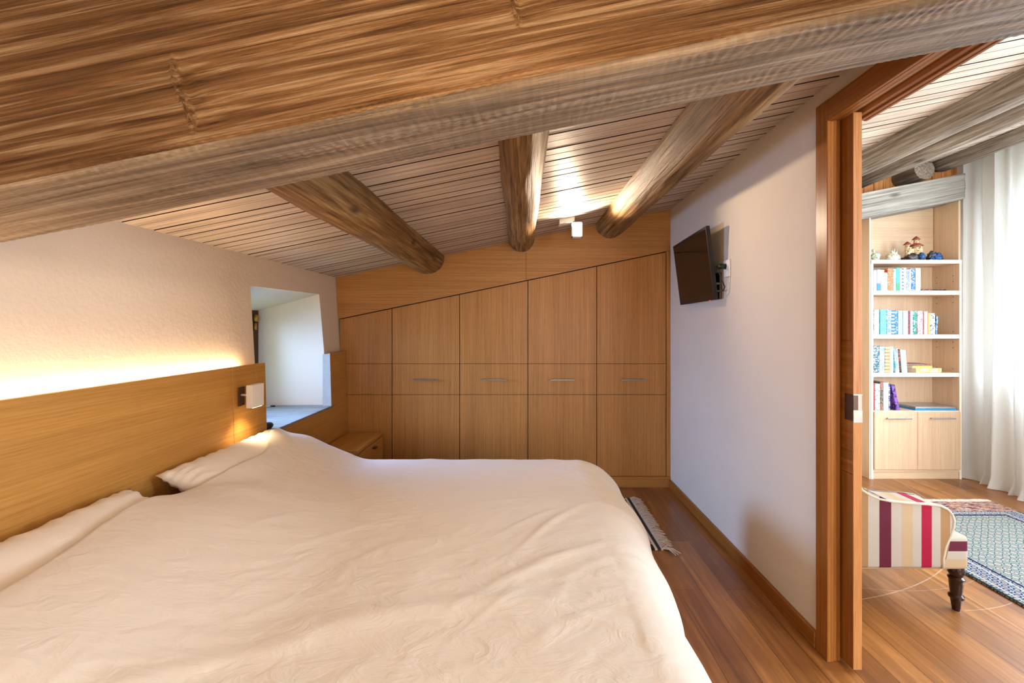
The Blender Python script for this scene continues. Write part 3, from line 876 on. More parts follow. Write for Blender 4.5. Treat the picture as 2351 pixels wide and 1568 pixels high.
def dtop(x, y):
    z = 0.583 + pillow_rise(x, y)
    p = ptop(x, y) + 0.013
    if p > z - 0.03:                       # the cover rides over the pillows
        d = p - z; w = 0.03
        z = p if d > w else z + (d + w) ** 2 / (4 * w)
    z += 0.007 * noise.noise(Vector((x * 1.7, y * 1.7, 3))) + 0.0025 * noise.noise(Vector((x * 4.6 + 3, y * 4.6, 8)))
    r = noise.noise(Vector((x * 5 + y * 3, y * 11 - x * 4, 1)))
    z += 0.0016 * (1 - abs(r)) ** 6
    for f in FOLDS: z += fold(x, y, *f)
    z += 0.02 * math.exp(-((x + 0.3) / 0.8) ** 2) * math.exp(-((y - 1.4) / 0.6) ** 2)
    return z
bm = bm_new()
NX, NY = 250, 230
A0, A1 = -1.245, BXF + 0.62
B0, B1 = BYN - 0.50, BYF + 0.42
rows = []
for i in range(NX + 1):
    a = A0 + (A1 - A0) * i / NX
    row = []
    for j in range(NY + 1):
        bq = B0 + (B1 - B0) * j / NY
        head = 0.035 * sstep(1.45, 1.7, bq) - 0.125 * sstep(1.90, 2.22, bq) + 0.085 * (1 - sstep(0.85, 1.40, bq)) - 0.008 * math.sin(bq * 5)
        aa = a + (head if a < -0.9 else head * max(0, (-0.5 - a) / 0.4) if a < -0.5 else 0)
        ex_ = max(0.0, aa - BXF); ey = bq - BYF if bq > BYF else (bq - BYN if bq < BYN else 0.0)
        cxp, cyp = min(aa, BXF), min(max(bq, BYN), BYF)
        d = math.hypot(ex_, ey)
        z = dtop(cxp, cyp)
        if d > 1e-6:
            nx_, ny_ = ex_ / d, ey / d
            rx, ry = 0.275, (0.105 if ey > 0 else 0.12)
            rad = rx * nx_ * nx_ + ry * ny_ * ny_
            L = rad * math.pi / 2
            if d < L:
                th = d / rad; out, dn = rad * math.sin(th), rad * (1 - math.cos(th))
            else:
                h = d - L
                out = rad - 0.10 * h * h * 4 * nx_ ; dn = rad + h
            rip = 0.012 * sstep(0.05, 0.35, d) * math.sin((cyp * 14 if nx_ > 0.5 else cxp * 12) + 3 * noise.noise(Vector((cxp * 2, cyp * 2, 5))))
            if nx_ > 0.3:
                out += 0.020 * sstep(0.15, 0.4, d) * noise.noise(Vector((cyp * 3.2, 2, d * 3)))
            out += rip - 0.072 * nx_ * (1 - sstep(1.0, 1.85, cyp)) * sstep(0.0, 0.3, d)
            x, y = cxp + nx_ * out, cyp + ny_ * out
            z = z - dn + 0.004 * noise.noise(Vector((aa * 9, bq * 9, 0)))
        else:
            x, y = cxp, cyp
        hem = a - A0                        # stitched hem along the head edge
        z += 0.004 * math.exp(-((hem - 0.006) / 0.006) ** 2) - 0.0025 * math.exp(-((hem - 0.030) / 0.004) ** 2)
        if hem < 0.03: z -= 0.35 * (0.03 - hem) * (0.03 - hem) / 0.03
        row.append(bm.verts.new((x, y, max(z, 0.03))))
    rows.append(row)
for i in range(NX):
    for j in range(NY):
        bm.faces.new((rows[i][j], rows[i + 1][j], rows[i + 1][j + 1], rows[i][j + 1]))
dv = obj('duvet', bm, 'duvet', None, True)
md = dv.modifiers.new('thickness', 'SOLIDIFY'); md.thickness = 0.010; md.offset = -1
tag(dv, 'creased white duvet spread over the bed and hanging over its foot', 'duvet')

def make_pillow(label, cx, cy, czp, lx, ly, th, tilt, yaw, seed):
    bm = bm_new(); n = 44
    grid = {}
    for side in (1, -1):
        for i in range(n + 1):
            for j in range(n + 1):
                u, v = -1 + 2 * i / n, -1 + 2 * j / n
                edge = (i in (0, n)) or (j in (0, n))
                if side < 0 and edge: grid[(side, i, j)] = grid[(1, i, j)]; continue
                pin = 1 - 0.10 * (u * u * (1 - v * v) * 0 + v * v * (1 - u * u)) * 0.4 - 0.05 * (1 - u * u) * abs(v) ** 3
                x = lx / 2 * u * (1 - 0.07 * (1 - v * v)) ; y = ly / 2 * v * (1 - 0.05 * (1 - u * u))
                h = max(0, (1 - u ** 4)) ** 0.55 * max(0, (1 - v ** 4)) ** 0.55
                z = side * th / 2 * h
                q = Vector((x * 7 + seed, y * 7, side))
                z += 0.008 * h * noise.noise(q)
                er = max(abs(u), abs(v))
                z += 0.0045 * sstep(0.62, 0.9, er) * (1 - sstep(0.95, 1.0, er)) * math.sin(34 * (u if abs(v) > abs(u) else v) + 6 * noise.noise(q * 1.5))
                grid[(side, i, j)] = bm.verts.new((x, y, z))
    for side in (1, -1):
        for i in range(n):
            for j in range(n):
                vs = [grid[(side, i, j)], grid[(side, i + 1, j)], grid[(side, i + 1, j + 1)], grid[(side, i, j + 1)]]
                bm.faces.new(vs if side > 0 else vs[::-1])
    bmesh.ops.transform(bm, matrix=Matrix.Translation((cx, cy, czp)) @ Matrix.Rotation(yaw, 4, 'Z') @ Matrix.Rotation(tilt, 4, 'Y'), verts=bm.verts)
    return tag(obj('pillow', bm, 'pillow', None, True), label, 'pillow', 'pillows on the bed')
make_pillow('white pillow under the reading lamp, farther of the two on the bed', -1.222, 1.910, 0.640, 0.38, 0.70, 0.115, R(30), 0.0, 1)
make_pillow('crumpled white pillow at the left edge, nearer of the two on the bed', -1.212, 1.105, 0.645, 0.38, 0.70, 0.115, R(26), 0.0, 6)

# ------------------------------------------------------------------ nightstand
ns = thing('nightstand', 'low oak nightstand in the corner beyond the bed', 'nightstand', (-1.25, 3.05, 0))
bm = bm_new(); add_box(bm, -1.378, -1.122, 2.802, 3.286, 0.10, 0.430); obj('body', bm, 'oak_y', ns)
bm = bm_new(); add_box(bm, -1.385, -1.115, 2.796, 3.292, 0.432, 0.453, 0.001); obj('top', bm, 'oak_y', ns)
bm = bm_new(); add_box(bm, -1.121, -1.109, 2.805, 3.283, 0.268, 0.426, 0.001); dw = obj('drawer', bm, 'oak_y', ns)
bm = bm_new()
for dy in (-0.014, 0.012): add_tube(bm, [(-1.112, 3.07 + dy, 0.396), (-1.085, 3.07 + dy, 0.396)], [0.006, 0.008], 10)
add_box(bm, -1.092, -1.084, 3.048, 3.092, 0.390, 0.402, 0.002); obj('knob', bm, 'pewter', dw)
bm = bm_new(); add_box(bm, -1.121, -1.109, 2.805, 3.283, 0.105, 0.264, 0.001); dw = obj('drawer', bm, 'oak_y', ns)
for lx, ly in ((-1.35, 2.83), (-1.35, 3.26), (-1.15, 2.83), (-1.15, 3.26)):
    bm = bm_new(); add_box(bm, lx - 0.02, lx + 0.02, ly - 0.02, ly + 0.02, 0, 0.101); obj('leg', bm, 'oak_v', ns)

# things on the window sill
bm = bm_new(); add_blob(bm, (-1.452, 2.355, SILL + 0.023), (0.024, 0.040, 0.021), 0.05, 10, 2, 3, flat=SILL + 0.0035)
tag(obj('dark_object', bm, 'black', None, True), 'small rounded black object on the near end of the window sill', 'object')
lead = thing('cable', 'thin white cable with black tip lying at the back of the window sill', 'cable', (-1.85, 3.02, SILL))
bm = bm_new(); add_tube(bm, [(-1.93, 2.95, SILL + 0.007), (-1.90, 3.00, SILL + 0.007), (-1.86, 3.02, SILL + 0.007), (-1.83, 3.015, SILL + 0.008)], 0.0035, 8); obj('wire', bm, 'white_paint', lead, True)
bm = bm_new(); add_tube(bm, [(-1.835, 3.016, SILL + 0.008), (-1.805, 3.012, SILL + 0.009)], 0.006, 8); obj('tip', bm, 'black', lead, True)

# ------------------------------------------------------------------ small rug beside the bed
def mk_small_rug():
    m = NT('dark_oriental_rug')
    c = m.n('ShaderNodeTexCoord'); s = m.sep(c.outputs['Object'])
    k = m.n('ShaderNodeTexVoronoi'); k.distance = 'MANHATTAN'; k.inputs['Scale'].default_value = 13; k.inputs['Randomness'].default_value = 0.25
    m.l(c.outputs['Object'], k.inputs['Vector'])
    col = m.ramp(k.outputs['Distance'], [(0.0, rgb('c8552c')), (0.30, rgb('b5482a')), (0.36, rgb('d8c6a8')), (0.44, rgb('2a2320')), (1, rgb('2a2320'))], 'CONSTANT')
    ed = m.math('GREATER_THAN', s['X'], 0.778)
    col = m.mix(ed, col, rgb('3a3230'))
    ed2 = m.math('MULTIPLY', m.math('GREATER_THAN', s['X'], 0.765), m.math('LESS_THAN', s['X'], 0.780))
    col = m.mix(ed2, col, rgb('cbb79a'))
    n = m.noise(m.coord((260, 260, 260)), 1, 2)
    return m.done(col, 0.95, m.bump(n, 0.5, 0.004), 0.1)
M['rug_small'] = mk_small_rug()
def mk_yarn():
    m = NT('wool_fringe_yarn')
    v = m.noise(m.coord((120, 120, 120)), 1, 3)
    return m.done(m.ramp(v, [(0.3, rgb('a58f7c')), (0.7, rgb('cdb9a4'))]), 0.95, None, 0.1)
M['yarn'] = mk_yarn()
rs = thing('small_rug', 'small dark patterned rug with pale fringe on the floor beyond the bed', 'rug', (0.3, 2.75, 0))
bm = bm_new(); add_box(bm, -0.6, 0.808, 2.392, 3.108, 0.0, 0.010, 0.003); obj('pile', bm, 'rug_small', rs)
fr = random.Random(11)
bm = bm_new(); y = 2.392
while y < 3.108:
    l = fr.uniform(0.060, 0.085); dy = fr.uniform(-0.02, 0.02)
    pts = [(0.805, y, 0.007), (0.805 + l * 0.4, y + dy * 0.3, 0.014 + fr.uniform(0, 0.006)), (0.805 + l * 0.75, y + dy * 0.7, 0.011), (0.805 + l, y + dy, 0.005)]
    add_tube(bm, pts, [0.0035, 0.0034, 0.0032, 0.002], 5, False)
    y += 0.0055
for l, a in ((0.10, -0.5), (0.085, -0.9), (0.06, 0.4), (0.09, -0.7)):
    add_tube(bm, [(0.813, 2.40, 0.010), (0.813 + l * 0.5 * math.cos(a), 2.40 + l * 0.5 * math.sin(a), 0.022), (0.813 + l * math.cos(a), 2.40 + l * math.sin(a), 0.005)], [0.005, 0.0045, 0.0025], 6, False)
o = obj('fringe', bm, 'yarn', rs, True); o['kind'] = 'stuff'
bm = bm_new(); add_box(bm, 0.800, 0.815, 2.390, 3.110, 0.0005, 0.0115, 0.003); obj('end_band', bm, 'yarn', rs)

# ------------------------------------------------------------------ large rug in the next room
def mk_big_rug():
    m = NT('green_patterned_rug')
    c = m.n('ShaderNodeTexCoord'); s = m.sep(c.outputs['Object'])
    X0, X1, Y1 = 2.31, 3.45, 3.04
    bx = m.math('MINIMUM', m.math('SUBTRACT', s['X'], X0), m.math('SUBTRACT', X1, s['X']))
    be = m.math('MINIMUM', bx, m.math('SUBTRACT', Y1 - 0.06, s['Y']))
    def motif(sc, rot=0.0):
        k = m.n('ShaderNodeTexVoronoi'); k.inputs['Scale'].default_value = 1; k.inputs['Randomness'].default_value = 0.22
        m.l(m.coord((sc, sc * 1.15, 0.0), (0, 0, rot)), k.inputs['Vector']); return k
    k1 = motif(23)
    fld = m.ramp(k1.outputs['Distance'], [(0.0, rgb('24304e')), (0.10, rgb('a48a86')), (0.20, rgb('a09e98')), (0.34, rgb('2f3d52')), (0.43, rgb('868f86')), (0.52, rgb('76827a')), (1.0, rgb('68756b'))], 'CONSTANT')
    k2 = motif(26, 0.78)
    bor = m.ramp(k2.outputs['Distance'], [(0.0, rgb('98503f')), (0.10, rgb('98958f')), (0.26, rgb('26325a')), (0.42, rgb('949797')), (0.56, rgb('3a4a66')), (1.0, rgb('26325a'))], 'CONSTANT')
    col = m.mix(m.math('LESS_THAN', be, 0.17), fld, bor)
    for a, b, cc in ((0.0, 0.012, '2b3526'), (0.155, 0.17, '202a48'), (0.03, 0.042, 'a09c93'), (0.125, 0.135, 'a6a197')):
        f = m.math('MULTIPLY', m.math('GREATER_THAN', be, a), m.math('LESS_THAN', be, b))
        col = m.mix(f, col, rgb(cc))
    # reddish kelim bands by the far end
    yb = m.math('SUBTRACT', Y1, s['Y'])
    k3 = m.noise(m.coord((14, 70, 1)), 1, 2)
    kb = m.ramp(k3, [(0.0, rgb('2c3a56')), (0.42, rgb('a06a56')), (0.52, rgb('aba69c')), (0.60, rgb('8e4a3a'))], 'CONSTANT')
    col = m.mix(m.math('LESS_THAN', yb, 0.16), col, kb)
    n = m.noise(m.coord((300, 300, 300)), 1, 2)
    return m.done(col, 0.95, m.bump(n, 0.5, 0.004), 0.1)
M['rug_big'] = mk_big_rug()
rb = thing('large_rug', 'large green and navy patterned rug on the floor of the next room', 'rug', (2.88, 1.9, 0))
bm = bm_new(); add_box(bm, 2.31, 3.45, 0.9, 3.04, 0, 0.011, 0.003); obj('pile', bm, 'rug_big', rb)
bm = bm_new(); x = 2.312
while x < 3.448:
    l = fr.uniform(0.035, 0.06); dx = fr.uniform(-0.012, 0.012)
    add_tube(bm, [(x, 3.038, 0.008), (x + dx * 0.5, 3.038 + l * 0.5, 0.012), (x + dx, 3.038 + l, 0.004)], [0.003, 0.003, 0.0018], 5, False)
    x += 0.006
M['yarn_w'] = plain('white_fringe_yarn', rgb('ddd6c8'), 0.95)
o = obj('fringe', bm, 'yarn_w', rb, True); o['kind'] = 'stuff'

# ------------------------------------------------------------------ bookcase
bc = thing('bookcase', 'pale oak bookcase with open shelves and two cupboard doors in the next room', 'bookcase', (3.33, 3.6, 0))
BF, BBK = 3.508, 3.742
XL0, XL1, XR0, XR1 = 2.943, 2.973, 3.703, 3.722
def panelbox(name, b, mat, edge=True, parent=bc):
    bm = bm_new(); add_box(bm, b[0], b[1], b[2], b[3], b[4], b[5])
    if edge:
        for f in bm.faces:
            if f.calc_center_median().y < b[2] + 1e-4: f.material_index = 1
    return obj(name, bm, [mat, 'pale_edge'], parent)
panelbox('side_panel', (XL1 - 0.019, XL1, BF, BBK, 0, 1.858), 'pale_v')
bm = bm_new(); add_box(bm, XR0, XR1, BF, BBK, 0, 1.858)
for f in bm.faces:
    if f.calc_center_median().y < BF + 1e-4: f.material_index = 1
for zc in (1.55, 1.50, 1.16, 1.11, 0.86, 0.60, 1.25, 0.93, 1.68, 1.73):
    for yy in (3.56, 3.70): add_box(bm, XR0 - 0.0006, XR0 + 0.002, yy - 0.003, yy + 0.003, zc - 0.003, zc + 0.003, 0, 1, 2)
obj('side_panel', bm, ['pale_v', 'pale_edge', 'gap'], bc)
panelbox('tall_side_panel', (XL0, XL1 - 0.0195, BF + 0.004, BBK, 0, 2.215), 'pale_v')
panelbox('top_board', (XL1 - 0.019, XR1, BF - 0.002, BBK, 1.828, 1.859), 'pale_h')
for zt, th in ((1.599, 0.036), (1.226, 0.034), (0.901, 0.034)):
    panelbox('shelf', (XL1, XR0, BF + 0.003, BBK, zt - th, zt), 'pale_h')
panelbox('cabinet_top', (XL1, XR0, BF + 0.006, BBK, 0.560, 0.580), 'pale_h')
panelbox('bottom_rail', (XL1, XR0, BF, BBK, 0.062, 0.083), 'pale_h', False)
panelbox('plinth', (XL1, XR0, BF + 0.008, BF + 0.03, 0, 0.060), 'pale_h', False)
panelbox('back_panel', (XL1, XR0, BBK, BBK + 0.008, 0, 1.828), 'pale_v', False)
bm = bm_new(); add_box(bm, XL1 - 0.0, 3.70, BBK - 0.012, BBK - 0.004, 1.860, 2.36); obj('upper_back_panel', bm, 'pale_h', bc)
bm = bm_new(); add_box(bm, 3.705, 3.722, BF + 0.01, BBK - 0.004, 1.860, 2.42); obj('upper_side_panel', bm, 'pale_v', bc)
for xa, xb, hc in ((2.975, 3.3365, 3.160), (3.3395, 3.7015, 3.530)):
    bm = bm_new(); add_box(bm, xa, xb, BF - 0.012, BF + 0.006, 0.086, 0.572, 0.001); dr = obj('cupboard_door', bm, 'pale_v', bc)
    bm = bm_new(); add_bar_handle(bm, hc, BF - 0.012, 0.522, 0.100, 0.028, 0.006); obj('handle', bm, 'chrome', dr)
def book_mat(base, mark, style):
    m = NT('book_cover'); base, mark = rgb(base), rgb(mark)
    if style == 0:
        return m.done(base, 0.45, None, 0.35)
    if style == 1:      # printed lettering running up the spine
        v = m.noise(m.coord((60, 60, 130)), 1, 1, 0.5); c = m.ramp(v, [(0.54, base), (0.60, mark)])
    elif style == 2:    # blotchy illustrated cover
        v = m.noise(m.coord((45, 45, 30)), 1, 4, 0.6, 1.0); c = m.ramp(v, [(0.42, base), (0.55, mark), (0.68, base)])
    elif style == 3:    # bands of colour
        v = m.n('ShaderNodeTexWave'); v.bands_direction = 'Z'; v.inputs['Scale'].default_value = 11; v.inputs['Distortion'].default_value = 0.3
        c0 = m.coord(); m.l(c0, v.inputs['Vector']); c = m.ramp(v.outputs['Fac'], [(0.6, base), (0.7, mark)])
    else:               # lower part in the second colour
        s = m.sep(m.coord()); v = m.noise(m.coord((9, 9, 9)), 1, 2)
        c0 = m.math('ADD', m.math('MULTIPLY', s['Z'], 1.0), m.math('MULTIPLY', v, 0.03)); c = m.ramp(m.math('SUBTRACT', c0, style), [(0.015, mark), (0.02, base)])
    return m.done(c, 0.45, None, 0.35)

def add_book(bm, x0, x1, ys, dep, z0, h, lean=0.0):
    """upright book: boards, rounded spine and page block; lean shears the top sideways"""
    t = x1 - x0; c = min(0.003, t * 0.15)
    def sh(v, mi):
        pass
    start = len(bm.verts)
    # cover: spine + two boards
    add_box(bm, x0, x1, ys, ys + 0.004, z0, z0 + h, min(0.0015, t * 0.1), 1, 0)
    add_box(bm, x0, x0 + c, ys + 0.003, ys + dep, z0, z0 + h, 0, 1, 0)
    add_box(bm, x1 - c, x1, ys + 0.003, ys + dep, z0, z0 + h, 0, 1, 0)
    add_box(bm, x0 + c, x1 - c, ys + 0.004, ys + dep - 0.004, z0 + 0.002, z0 + h - 0.003, 0, 1, 1)
    if lean:
        bm.verts.ensure_lookup_table()
        for v in bm.verts[start:]: v.co.x += lean * (v.co.z - z0) / h
M['pages'] = plain('book_pages', rgb('efe6d6'), 0.9)
def books(row, x_of, y_of, zbase, items, group):
    for it in items:
        (xa, xb, top, base, mark, style, label) = it[:7]
        lean = it[7] if len(it) > 7 else 0.0
        ys = 3.522 + (it[8] if len(it) > 8 else 0.0)
        s = FPX / ys
        x0, x1 = (x_of(xa) - VX) / s, (x_of(xb) - VX) / s
        h = EYE + (VY - y_of(top)) / s - zbase
        bm = bm_new(); add_book(bm, x0 + 0.0005, x1 - 0.0005, ys, min(0.17, max(0.12, h * 0.7)), zbase + 0.0005, h, lean)
        o = obj('book', bm, [book_mat(base, mark, style), 'pages'])
        tag(o, label, 'book', group)
zx = lambda v: 1976 + v / 9.796
SH = ['topmost open shelf', 'second shelf', 'third shelf', 'lowest shelf']
books(0, zx, lambda v: 580 + v / 9.8, 1.599, [
    (298, 366, 392, 'eeebe2', 'd8e2d4', 1, 'white book standing at the left end of the topmost book row'),
    (368, 458, 380, '9fb4e6', '2f76c8', 1.66, 'periwinkle book with deeper blue foot, second from left on the topmost row'),
    (459, 503, 384, 'eceaf0', 'b8b4cc', 1, 'thin off-white book right of the periwinkle one on the topmost row'),
    (504, 534, 388, 'f2efe8', 'e4b9b4', 0, 'very thin cream booklet left of the short book on the topmost row'),
    (538, 606, 452, 'f0e9cf', '5a4486', 4 if False else 0, 'short cream book, lowest of the topmost row, left of the orange one'),
    (608, 734, 352, 'd5652c', 'e89a80', 1, 'thick orange book on the topmost row'),
    (736, 800, 362, 'efe9da', '6a8a96', 1, 'white book with dark lettering between the orange and turquoise ones'),
    (801, 886, 342, '45c0c8', '2f9a6a', 1.66, 'turquoise book shading to green at its foot on the topmost row'),
    (887, 930, 355, 'f3eef0', 'c8a4c0', 0, 'thin white book right of the turquoise one on the topmost row'),
    (931, 970, 342, 'dfe6ea', '2d6fae', 3, 'thin white book banded with blue on the topmost row'),
    (971, 1030, 340, 'e9dfcf', 'd0a0a0', 1, 'cream book right of the blue banded one on the topmost row'),
    (1031, 1096, 372, 'd5d6e4', '47668f', 2, 'pale lilac book with blue picture at its foot on the topmost row'),
    (1097, 1139, 370, 'b7dcec', 'eef4f6', 2, 'thin sky-tinted book left of the strong blue one on the topmost row'),
    (1140, 1223, 350, '2a66b4', 'd5e2f2', 1, 'strong blue book with white lettering on the topmost row'),
    (1236, 1350, 350, 'f2efe9', 'e3ded2', 0, 'broad plain white book ending the topmost row on the right'),
], 'books upright on the topmost shelf')
books(1, zx, lambda v: 690 + v / 9.8, 1.226, [
    (300, 420, 205, 'ece8e6', '8a8fae', 2, 'white and grey patterned book at the left end of the second row', 0.0),
    (440, 585, 205, '55c8c6', '7adcd6', 1, 'broad aqua book, second from left on the second row'),
    (588, 698, 206, '6f8fdc', 'e8eefa', 1, 'cornflower blue book with pale lettering on the second row'),
    (700, 768, 225, '1f6ed0', 'f2f5f8', 3, 'bright blue book with white label stripes on the second row'),
    (770, 840, 225, '2c6c86', 'a8d4dc', 1, 'dark teal book right of the bright blue one on the second row'),
    (843, 945, 230, '8fc0ec', 'cfa9cc', 1, 'pale blue book left of the wide white one on the second row'),
    (958, 1068, 230, 'f1efec', 'b9cfd2', 1, 'wide white book in the middle of the second row'),
    (1070, 1114, 236, '9a3b46', '6a2030', 1, 'thin dark red book on the second row'),
    (1115, 1177, 236, 'd9b4dc', 'eed6ee', 0, 'lilac book between the dark red and green ones'),
    (1179, 1270, 232, '1c8272', 'd2ece4', 1, 'green book with white lettering on the second row'),
    (1278, 1402, 235, 'f0eeee', 'd0506a', 2, 'white book flowered in red right of the green one'),
    (1426, 1510, 245, 'f0b2c4', 'f6e2e6', 1, 'pink book on the second row'),
    (1518, 1560, 282, 'ecc154', '2c6070', 0, 'thin yellow book on the second row'),
    (1561, 1676, 285, 'e1ded9', '6b6a6e', 1, 'light grey book with dark lettering right of the thin yellow one'),
    (1678, 1722, 345, '2d6496', 'b8d4ea', 2, 'short blue book leaning at the right end of the second row', 0.012),
], 'books upright on the second shelf')
books(2, zx, lambda v: 780 + v / 9.8, 0.901, [
    (290, 415, 138, '35606e', 'dfe9ee', 1, 'dark teal and white book at the left end of the third row'),
    (420, 545, 150, '7494c6', 'e4ecf2', 2, 'blue photo-covered book, second from left on the third row'),
    (550, 655, 155, 'f2d68a', 'e07848', 3, 'yellow book with orange checks on the third row'),
    (660, 736, 155, 'f3f0ec', 'e8d0c8', 0, 'plain white book right of the yellow checked one'),
    (784, 846, 205, '44a3d6', 'd8ecf2', 2, 'sky-blue and white book leaning left on the third row', -0.016),
    (849, 874, 207, 'f2f0ee', 'e8e4e0', 0, 'thin white book leaning left beside the sky-blue one', -0.016),
    (877, 922, 215, '2e2024', 'c24a5a', 1, 'thin black and red book leaning left on the third row', -0.016),
    (925, 958, 222, 'a5dcae', '5aa04e', 0, 'mint green booklet leaning left on the third row', -0.016),
    (961, 1055, 235, 'f0eef2', 'dad8e4', 0, 'white book leaning left at the right end of the third row', -0.016),
], 'books upright on the third shelf')
books(3, zx, lambda v: 865 + v / 9.8, 0.580, [
    (290, 324, 165, 'cf4a46', 'e88078', 0, 'thin red book at the left end of the lowest row'),
    (326, 440, 160, 'f3f1ee', '8d8f96', 1, 'white book with grey lettering beside the thin red one'),
    (444, 512, 130, '2f5a68', 'c07a4a', 2, 'dark teal and brown book on the lowest row'),
    (513, 570, 130, 'b9d8f0', 'f2f6fa', 1, 'pale blue book on the lowest row'),
    (571, 630, 130, 'd2c4ec', 'efe8f8', 1, 'lilac white book on the lowest row'),
    (632, 666, 170, '3a55b4', 'dcd0a0', 1, 'narrow royal blue book left of the tilted one'),
    (805, 885, 180, '2a2340', '9a6ad0', 2, 'black and violet book tilted against the lowest row', -0.044),
], 'books upright on the lowest shelf')

def flat_book(label, u0, u1, v0, v1, zbase, base, mark, style, yaw=0.0, dep=0.15, ys=3.525, group=None, lift=0.0005):
    s = FPX / ys
    x0, x1 = (zx(u0) - VX) / s, (zx(u1) - VX) / s
    h = (v1 - v0) / 9.8 / s
    bm = bm_new(); c = min(0.002, h * 0.2)
    add_box(bm, x0, x1, ys, ys + 0.004, zbase, zbase + h, 0.0008, 1, 0)
    add_box(bm, x0, x1, ys + 0.003, ys + dep, zbase, zbase + c, 0, 1, 0)
    add_box(bm, x0, x1, ys + 0.003, ys + dep, zbase + h - c, zbase + h, 0, 1, 0)
    add_box(bm, x0 + 0.003, x1 - 0.003, ys + 0.004, ys + dep - 0.003, zbase + c, zbase + h - c, 0, 1, 1)
    return tag(obj('book', bm, [book_mat(base, mark, style), 'pages']), label, 'book', group), zbase + h
flat_book('thin black book lying flat right of the topmost row', 1352, 1925, 835, 868, 1.5995, '20222e', 'b04a5a', 1)
_, z = flat_book('thick orange book lying flat, bottom of the small pile on the third shelf', 1245, 1820, 645, 742, 0.9015, 'eeb266', 'f4e6c8', 2, group='books lying in a pile on the third shelf')
_, z = flat_book('yellow book lying flat in the middle of the small pile', 1165, 1612, 592, 642, z + 0.0005, 'f2cf4e', 'f8e49a', 1, dep=0.14, ys=3.53, group='books lying in a pile on the third shelf')
_, z = flat_book('thin grey and red book lying on top of the small pile', 1100, 1590, 555, 591, z + 0.0005, '6a6a78', 'd06a4a', 1, dep=0.15, ys=3.545, group='books lying in a pile on the third shelf')
flat_book('dark brown book laid flat across the tops of the lowest row', 292, 560, 92, 122, 0.740, '3a2820', '5a4030', 0, ys=3.55, dep=0.14)
# laptop on a blue folder
zb = 0.5805
bm = bm_new(); add_box(bm, 3.340, 3.694, 3.520, 3.728, zb, zb + 0.0125, 0.002)
M['blue_folder'] = plain('blue_folder_board', rgb('1d9ad6'), 0.4); 
fo = tag(obj('folder', bm, 'blue_folder'), 'bright blue folder lying under the laptop on the lowest shelf', 'folder')
lt = thing('laptop', 'closed silver laptop lying on the blue folder', 'laptop', (3.5, 3.62, zb + 0.013))
M['alu'] = plain('silver_aluminium', rgb('b9bac0'), 0.35, 0.8)
z0 = zb + 0.013
bm = bm_new(); add_box(bm, 3.345, 3.690, 3.523, 3.728, z0, z0 + 0.010, 0.003); obj('base', bm, 'alu', lt)
bm = bm_new(); add_box(bm, 3.345, 3.690, 3.523, 3.728, z0 + 0.0105, z0 + 0.017, 0.003); ld = obj('lid', bm, 'alu', lt)
bm = bm_new()
add_blob(bm, (3.515, 3.612, z0 + 0.0172), (0.018, 0.018, 0.0006), 0.0, 1, 0, 2); add_blob(bm, (3.523, 3.640, z0 + 0.0172), (0.004, 0.008, 0.0006), 0, 1, 0, 2); obj('logo', bm, 'chrome', ld, True)

# ------------------------------------------------------------------ figurines on top of the bookcase
def glaze(name, a, b, c, rough=0.25, sc=60):
    m = NT(name); v = m.noise(m.coord((sc, sc, sc)), 1, 4, 0.6, 0.6)
    return m.done(m.ramp(v, [(0.35, a), (0.5, b), (0.65, c)]), rough, m.bump(v, 0.3, 0.003), 0.5)
M['celadon'] = glaze('mottled_celadon_glaze', rgb('6f8a72'), rgb('b7c9b4'), rgb('e6ebe0'))
M['ochre'] = glaze('white_ochre_glaze', rgb('8a7a4a'), rgb('cfc8ae'), rgb('f0efe6'))
M['rock'] = glaze('dark_rock_glaze', rgb('161418'), rgb('2a2428'), rgb('4a4248'), 0.35)
M['blue_glaze'] = glaze('dark_blue_glaze', rgb('10182a'), rgb('1f4a86'), rgb('2a78c0'), 0.2)
M['tower'] = glaze('cream_tower_clay', rgb('7a5a34'), rgb('d3b682'), rgb('f0e4c8'), 0.5, 90)
M['red_roof'] = glaze('red_clay_roof', rgb('7a2420'), rgb('9c3a30'), rgb('b4524a'), 0.5)
ZT_ = 1.859; SG = FPX / 3.56
fx = lambda v: (1990 + v / 12.374 - VX) / SG
fz = lambda v: ZT_ + (823 - v) / 12.374 / SG
f1 = thing('figurine', 'small celadon green bird-like ceramic figurine, leftmost on the bookcase top', 'figurine', (fx(250), 3.56, ZT_), 'ceramic figurines on the bookcase')
bm = bm_new(); add_blob(bm, (fx(250), 3.56, ZT_ + 0.036), (0.034, 0.030, 0.037), 0.18, 22, 3, 3, ZT_ + 0.0005); obj('body', bm, 'celadon', f1, True)
bm = bm_new(); add_tube(bm, [(fx(215), 3.56, fz(660)), (fx(200), 3.56, fz(600)), (fx(190), 3.56, fz(555))], [0.013, 0.008, 0.009], 12); add_blob(bm, (fx(190), 3.56, fz(528)), (0.013, 0.012, 0.011), 0.1, 20, 2, 2); obj('head', bm, 'celadon', f1, True)
f2 = thing('figurine', 'pale ochre and white ceramic figurine with ear-like spikes, second from left on the bookcase', 'figurine', (fx(740), 3.56, ZT_), 'ceramic figurines on the bookcase')
bm = bm_new(); add_blob(bm, (fx(740), 3.56, ZT_ + 0.028), (0.056, 0.032, 0.042), 0.35, 26, 7, 3, ZT_ + 0.0005); obj('body', bm, 'ochre', f2, True)
